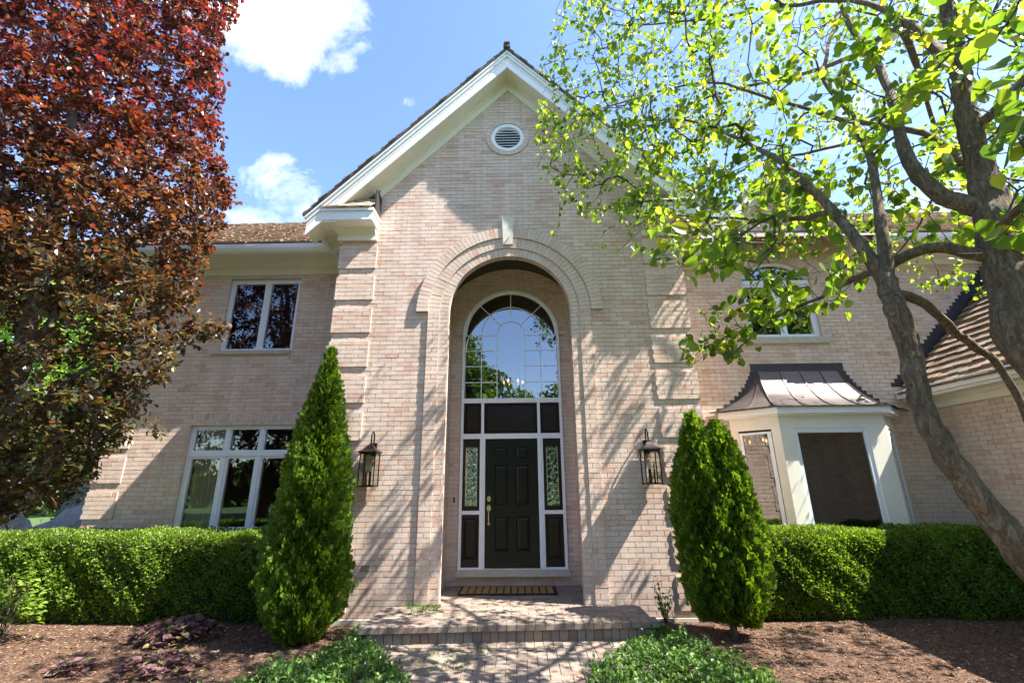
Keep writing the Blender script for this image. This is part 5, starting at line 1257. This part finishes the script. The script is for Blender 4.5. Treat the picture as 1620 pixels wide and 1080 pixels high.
T = []; ey = [a for a, _ in edge]; ex = [b_ for _, b_ in edge]
while len(T) < 3400:
    y_ = rg.uniform(-330, 815); x1_ = float(np.interp(y_, ey, ex)); x_ = rg.uniform(-230, x1_)
    cxx = 60; f = abs(x_-cxx)/max(40, abs((x1_ if x_ > cxx else -300)-cxx)); th = 1.55*math.sqrt(max(0.0, 1-min(1, f)**2))+.15
    if y_ > 500: th *= max(.45, 1-(y_-500)/700)
    if y_ > 500 and rg.random() < .5: continue
    if y_ > 330 and x_ > 190 and rg.random() < .35: continue
    q = at(x_, y_, Y=-2.0+rg.uniform(-1, 1)*th)
    if q[2] < .55 or q[2] > 10.5: continue
    T.append(q)
for _ in range(14): T.append(at(rg.uniform(290, 362), 522+rg.gauss(0, 7), Y=-1.8+rg.gauss(0, .1)))
for _ in range(8): T.append(at(rg.uniform(180, 262), 676+rg.gauss(0, 6), Y=-1.9+rg.gauss(0, .1)))
T = np.array(T)
A, par, rad, nman, paths = grow([(P_[::2], r_[::2]) for P_, r_ in (b1, b2_, b3_, b4_, b5_)], T, .17, .09, 4)
g_ = MB(); twigs(g_, A, par, rad, nman, .022); g_.build('twigs', 'barkgrey', BT)
P_, dr_ = leaves_on(A, paths, 30, .055, .85)
m_ = len(P_); tip = dr_*.6+rnd(m_)*.7+np.array([.05, 0, -.12]); nr = rnd(m_)*.55+np.array([0, 0, 1.0]); X, Y, Z = frames(tip, nr)
scatter('leaves', *OVAL, P_, X, Y, Z, RNG.uniform(.055, .095, m_), 'beech', BT)

# ---- background and reflected trees
def fartree(x, y, h, r_, n_, label, mat='fartree', ls=.28, seed=0, group=None, name='leafy_tree'):
    rg2 = np.random.default_rng(100+seed); t_ = empty(name, (x, y, -.35), label=label, cat='tree', group=group)
    pts, rr = smooth_line([(x, y, -.4), (x+.1, y, h*.3), (x-.1, y+.1, h*.6), (x, y, h*.85)], [h*.028, h*.022, h*.014, h*.005], 4, .03, seed)
    cl = []
    for _ in range(46):
        u_ = unit(rg2.normal(size=(1, 3)))[0]*rg2.random()**.4; cl.append(np.array([x+u_[0]*r_, y+u_[1]*r_, h*.58+u_[2]*h*.40]))
    cl = np.array(cl); g2 = MB(); g2.tube(pts, rr, 10, .06)
    A_, p2, rd, nm, _ = grow([(pts, rr)], cl, .5, .08, seed); twigs(g2, A_, p2, rd*3, nm, h*.012); g2.build('trunk', 'bark', t_)
    ci = rg2.integers(0, len(cl), n_); off = unit(rg2.normal(size=(n_, 3)))*(rg2.random((n_, 1))**.5)*r_*.36
    Pl = cl[ci]+off; tip = rg2.normal(size=(n_, 3))+[0, 0, -.3]; X, Y, Z = frames(tip, rg2.normal(size=(n_, 3))+[0, 0, .8])
    scatter('crown', *OVAL, Pl, X, Y, Z, rg2.uniform(ls*.6, ls, n_), mat, t_)
BG = 'trees growing beyond the left end of the house'
fartree(-13.5, 6.5, 9.0, 2.6, 6500, 'pale green tree showing through gaps behind the copper beech, nearest to the house', 'brightleaf', .24, 1, BG)
fartree(-19, 10, 12, 4.0, 6000, 'tall pale green tree far behind the copper beech at the frame edge', 'brightleaf', .34, 2, BG)
fartree(-12.2, 3.2, 3.2, 1.3, 3500, 'low bushy green tree just beyond the left corner of the house', 'fartree', .14, 3, BG)
fartree(-10.6, 4.2, 2.6, .9, 2500, 'small feathery green shrub above the pale rock beyond the house corner', 'brightleaf', .11, 4, BG, 'garden_shrub')
# trees across the front garden, seen mirrored in the windows
G2 = 'trees behind the camera mirrored in the windows'
for i, (x_, y_, h_, r_, lab) in enumerate([(-4.9, -17, 11.0, 3.7, 'large leafy tree mirrored in the left half of the arched window'), (6.2, -19, 12, 3.2, 'large leafy tree mirrored in the right side of the arched window'),
                                           (-14, -26, 16, 5.5, 'wide leafy tree mirrored in the upper left window'), (21, -24, 20, 6.0, 'wide leafy tree mirrored in the arched upstairs window'), (1.5, -34, 10, 4.5, 'lower leafy tree far across the garden, mirrored behind the chandelier')]):
    fartree(x_, y_, h_, r_, 15000, lab, 'fartree', .50, 20+i, G2)
# far hedge line closing the view behind the camera
n = 9000; a_ = RNG.uniform(0, 2*np.pi, n); rr = RNG.uniform(46, 54, n); P_ = np.stack([np.cos(a_)*rr, -4+np.sin(a_)*rr, -.3+RNG.random(n)**1.2*(5.5+2*np.sin(a_*9))], 1)
X, Y, Z = frames(rnd(n), rnd(n)); scatter('far_woods', *OVAL, P_, X, Y, Z, RNG.uniform(1.2, 2.2, n), 'fartree', kind='stuff', label='distant belt of green woods round the garden', cat='woods')
# pale boulders beyond the left corner
for i, (x_, y_, z_, s_, lab) in enumerate([(-9.7, 2.8, .15, .85, 'broad pale grey boulder beside the left corner of the house'), (-11.1, 2.2, .3, .9, 'rounded pale boulder farther left behind the hedge'), (-10.3, 4.0, .8, .8, 'upright pale rock under the feathery green shrub')]):
    bm = bmesh.new(); bmesh.ops.create_icosphere(bm, subdivisions=4, radius=s_)
    rg3 = random.Random(i)
    for v_ in bm.verts:
        c_ = v_.co; k_ = 1+.13*math.sin(c_.x*3+i)+.12*math.sin(c_.y*4+c_.z*3)+.06*math.sin(c_.z*9+c_.x*7)+.02*math.sin(c_.x*23+c_.y*19)
        v_.co = Vector((c_.x*k_*1.15, c_.y*k_*.8, c_.z*k_*1.05))
    me = bpy.data.meshes.new('boulder'); bm.to_mesh(me); bm.free(); me.materials.append(M['rock']); o = bpy.data.objects.new('boulder', me); COL.objects.link(o); o.location = (x_, y_, z_); tag(o, lab, 'rock', 'boulders beyond the left corner')

# ---- ground cover beside the path
def cover(name, poly, n_, label, hmax=.20, size=(.034, .062)):
    xs_ = [a+o_ for a, _ in poly for o_ in (-.15, .15)]; ys_ = [b_+o_ for _, b_ in poly for o_ in (-.15, .15)]; out = []
    while len(out) < n_:
        x_, y_ = random.uniform(min(xs_), max(xs_)), random.uniform(min(ys_), max(ys_))
        if inpoly(x_, y_, poly) or (random.random() < .10 and inpoly(x_+random.gauss(0, .12), y_+random.gauss(0, .12), poly)):
            d_ = min(math.hypot(x_-a, y_-b_) for a, b_ in poly)
            h_ = hmax*(.55+.35*math.sin(x_*6+y_*4)+.35*math.sin(x_*14-y_*11)+.2*math.sin(x_*31+y_*27))*min(1, .4+d_)+(.09*random.random() if random.random() < .08 else 0)
            out.append((x_, y_, -.34+max(.02, h_)*random.random()**.45))
    P_ = np.array(out); m_ = len(P_); tip = rnd(m_)*.9+np.array([0, -.1, .5]); X, Y, Z = frames(tip, rnd(m_)*.6+np.array([0, 0, 1.0]))
    scatter(name, *OVAL, P_, X, Y, Z, RNG.uniform(*size, m_), 'peri', kind='stuff', label=label, cat='ground cover')
    g_ = MB()
    return P_
cover('ground_cover', [(-3.1, -3.2), (-1.25, -3.2), (-1.15, -2.2), (-1.5, -1.75), (-1.72, -1.25), (-1.95, -1.05), (-2.3, -1.15), (-2.5, -1.7), (-3.0, -2.3)], 7500, 'low glossy green ground cover left of the path')
cover('ground_cover', [(.60, -3.4), (2.5, -3.0), (2.55, -2.1), (2.25, -1.45), (2.15, -.95), (1.9, -.55), (1.62, -.75), (1.35, -1.0), (1.15, -1.4), (.80, -1.8), (.62, -2.3)], 9500, 'low glossy green ground cover right of the path and step')
cover('ground_cover', [(-2.35, -.25), (-2.12, -.25), (-2.12, -.75), (-2.3, -.8)], 260, 'small green clump against the wall at the left end of the step', .12)
# tiny weeds in the paving joints
n = 420; wx = np.concatenate([RNG.uniform(-1.75, -1.2, 160), RNG.uniform(-1.6, -1.2, 120), RNG.normal(-.95, .3, 140)]); wy_ = np.concatenate([RNG.normal(-.06, .025, 160), RNG.uniform(-.5, -.1, 120), RNG.uniform(-1.9, -1.2, 140)])
wz = np.where(wy_ > -.95, -.118, -.325); tip = rnd(n)*.8+np.array([0, 0, .7]); X, Y, Z = frames(tip, rnd(n))
scatter('weeds', *DIAM, np.stack([wx, wy_, wz], 1), X, Y, Z, RNG.uniform(.018, .04, n), 'brightleaf', kind='stuff', label='tiny yellow-green weeds growing in the paving joints', cat='weeds')
# fallen leaves and petals lying on beds, step and path
n = 260; fx = RNG.uniform(-7, 7, n); fy = -.3-RNG.random(n)*3.0
fz = np.array([(-.115 if (abs(a+.155) < 1.8 and b_ > -.95) else -.318 if abs(a+.155) < 1.6 else bedz(a, b_)+.012) for a, b_ in zip(fx, fy)])
X, Y, Z = frames(rnd(n)*np.array([1, 1, .15]), rnd(n)*.3+np.array([0, 0, 1.0]))
scatter('fallen_leaves', *OVAL, np.stack([fx, fy, fz], 1), X, Y, Z, RNG.uniform(.02, .05, n), 'drydebris', kind='stuff', label='scattered dry fallen leaves on the beds, step and path', cat='fallen leaves')
# heuchera clumps
def clump(name, x, y, r_, h_, n_, mat, label, cat, size=(.05, .10), tpl=HEART, group=None):
    z0 = -.35; t_ = empty(name, (x, y, z0), label=label, cat=cat, group=group)
    th = RNG.uniform(0, 2*np.pi, n_); rr = r_*np.sqrt(RNG.random(n_)); hh = h_*np.sqrt(np.maximum(0, 1-(rr/r_)**2*.85))*RNG.uniform(.5, 1, n_)
    P_ = np.stack([x+rr*np.cos(th), y+rr*np.sin(th)*.8, z0+hh], 1); outw = np.stack([np.cos(th), np.sin(th), np.full(n_, .1)], 1)
    tip = outw+rnd(n_)*.5; X, Y, Z = frames(tip, rnd(n_)*.4+np.array([0, 0, 1.0])+outw*.4)
    scatter('leaves', *tpl, P_, X, Y, Z, RNG.uniform(*size, n_), mat, t_)
    g_ = MB()
    for i in range(0, n_, max(1, n_//45)): g_.tube([(x+random.uniform(-.03, .03), y+random.uniform(-.03, .03), z0), ((x+P_[i][0])/2, (y+P_[i][1])/2, z0+hh[i]*.7), tuple(P_[i])], .0035, 4)
    g_.build('stems', 'twig', t_)
G3 = 'purple-leaved plants in the left bed'
clump('coral_bells', -4.60, -.72, .50, .26, 330, 'heuch', 'large low purple-leaved plant in the mulch before the left hedge', 'plant', group=G3)
clump('coral_bells', -4.05, -1.75, .42, .16, 210, 'heuch', 'smaller wine-red leafy plant at the bottom edge of the left bed', 'plant', (.04, .08), group=G3)
clump('coral_bells', -6.35, -.85, .16, .12, 34, 'heuch', 'tiny dark sprout alone in the mulch at the far left', 'plant', (.03, .06), group=G3)
clump('coral_bells', -4.95, -1.85, .22, .14, 70, 'heuch', 'purple plant cut by the bottom left corner', 'plant', (.04, .08), group=G3)
clump('leafy_shrub', -6.75, -1.0, .40, .95, 420, 'brightleaf', 'light green leafy shrub at the left edge under the copper beech', 'shrub', (.05, .09), OVAL)
# young shoot by the step
t_ = empty('small_shrub', (2.02, -.28, -.35), label='small sprouting green shrub between the step and the right arborvitae', cat='shrub')
g_ = MB(); Pl = []
for i in range(9):
    a_ = random.uniform(0, 6.28); e_ = Vector((2.02+.28*math.cos(a_)*random.random()+.03*i-.1, -.28+.15*math.sin(a_), -.35+random.uniform(.3, .62)))
    pts = [Vector((2.02, -.28, -.37)), Vector((2.02, -.28, -.37)).lerp(e_, .5)+Vector((0, 0, .06)), e_]; g_.tube(pts, [.006, .004, .002], 5)
    for k in range(20): s_ = .35+.65*random.random(); Pl.append(pts[0].lerp(e_, s_)+Vector([random.gauss(0, .02) for _ in range(3)]))
g_.build('stems', 'twig', t_)
P_ = np.array([tuple(q_) for q_ in Pl]); m_ = len(P_); X, Y, Z = frames(rnd(m_)+[0, 0, .5], rnd(m_)+[0, 0, .7]); scatter('leaves', *OVAL, P_, X, Y, Z, RNG.uniform(.03, .055, m_), 'peri', t_)
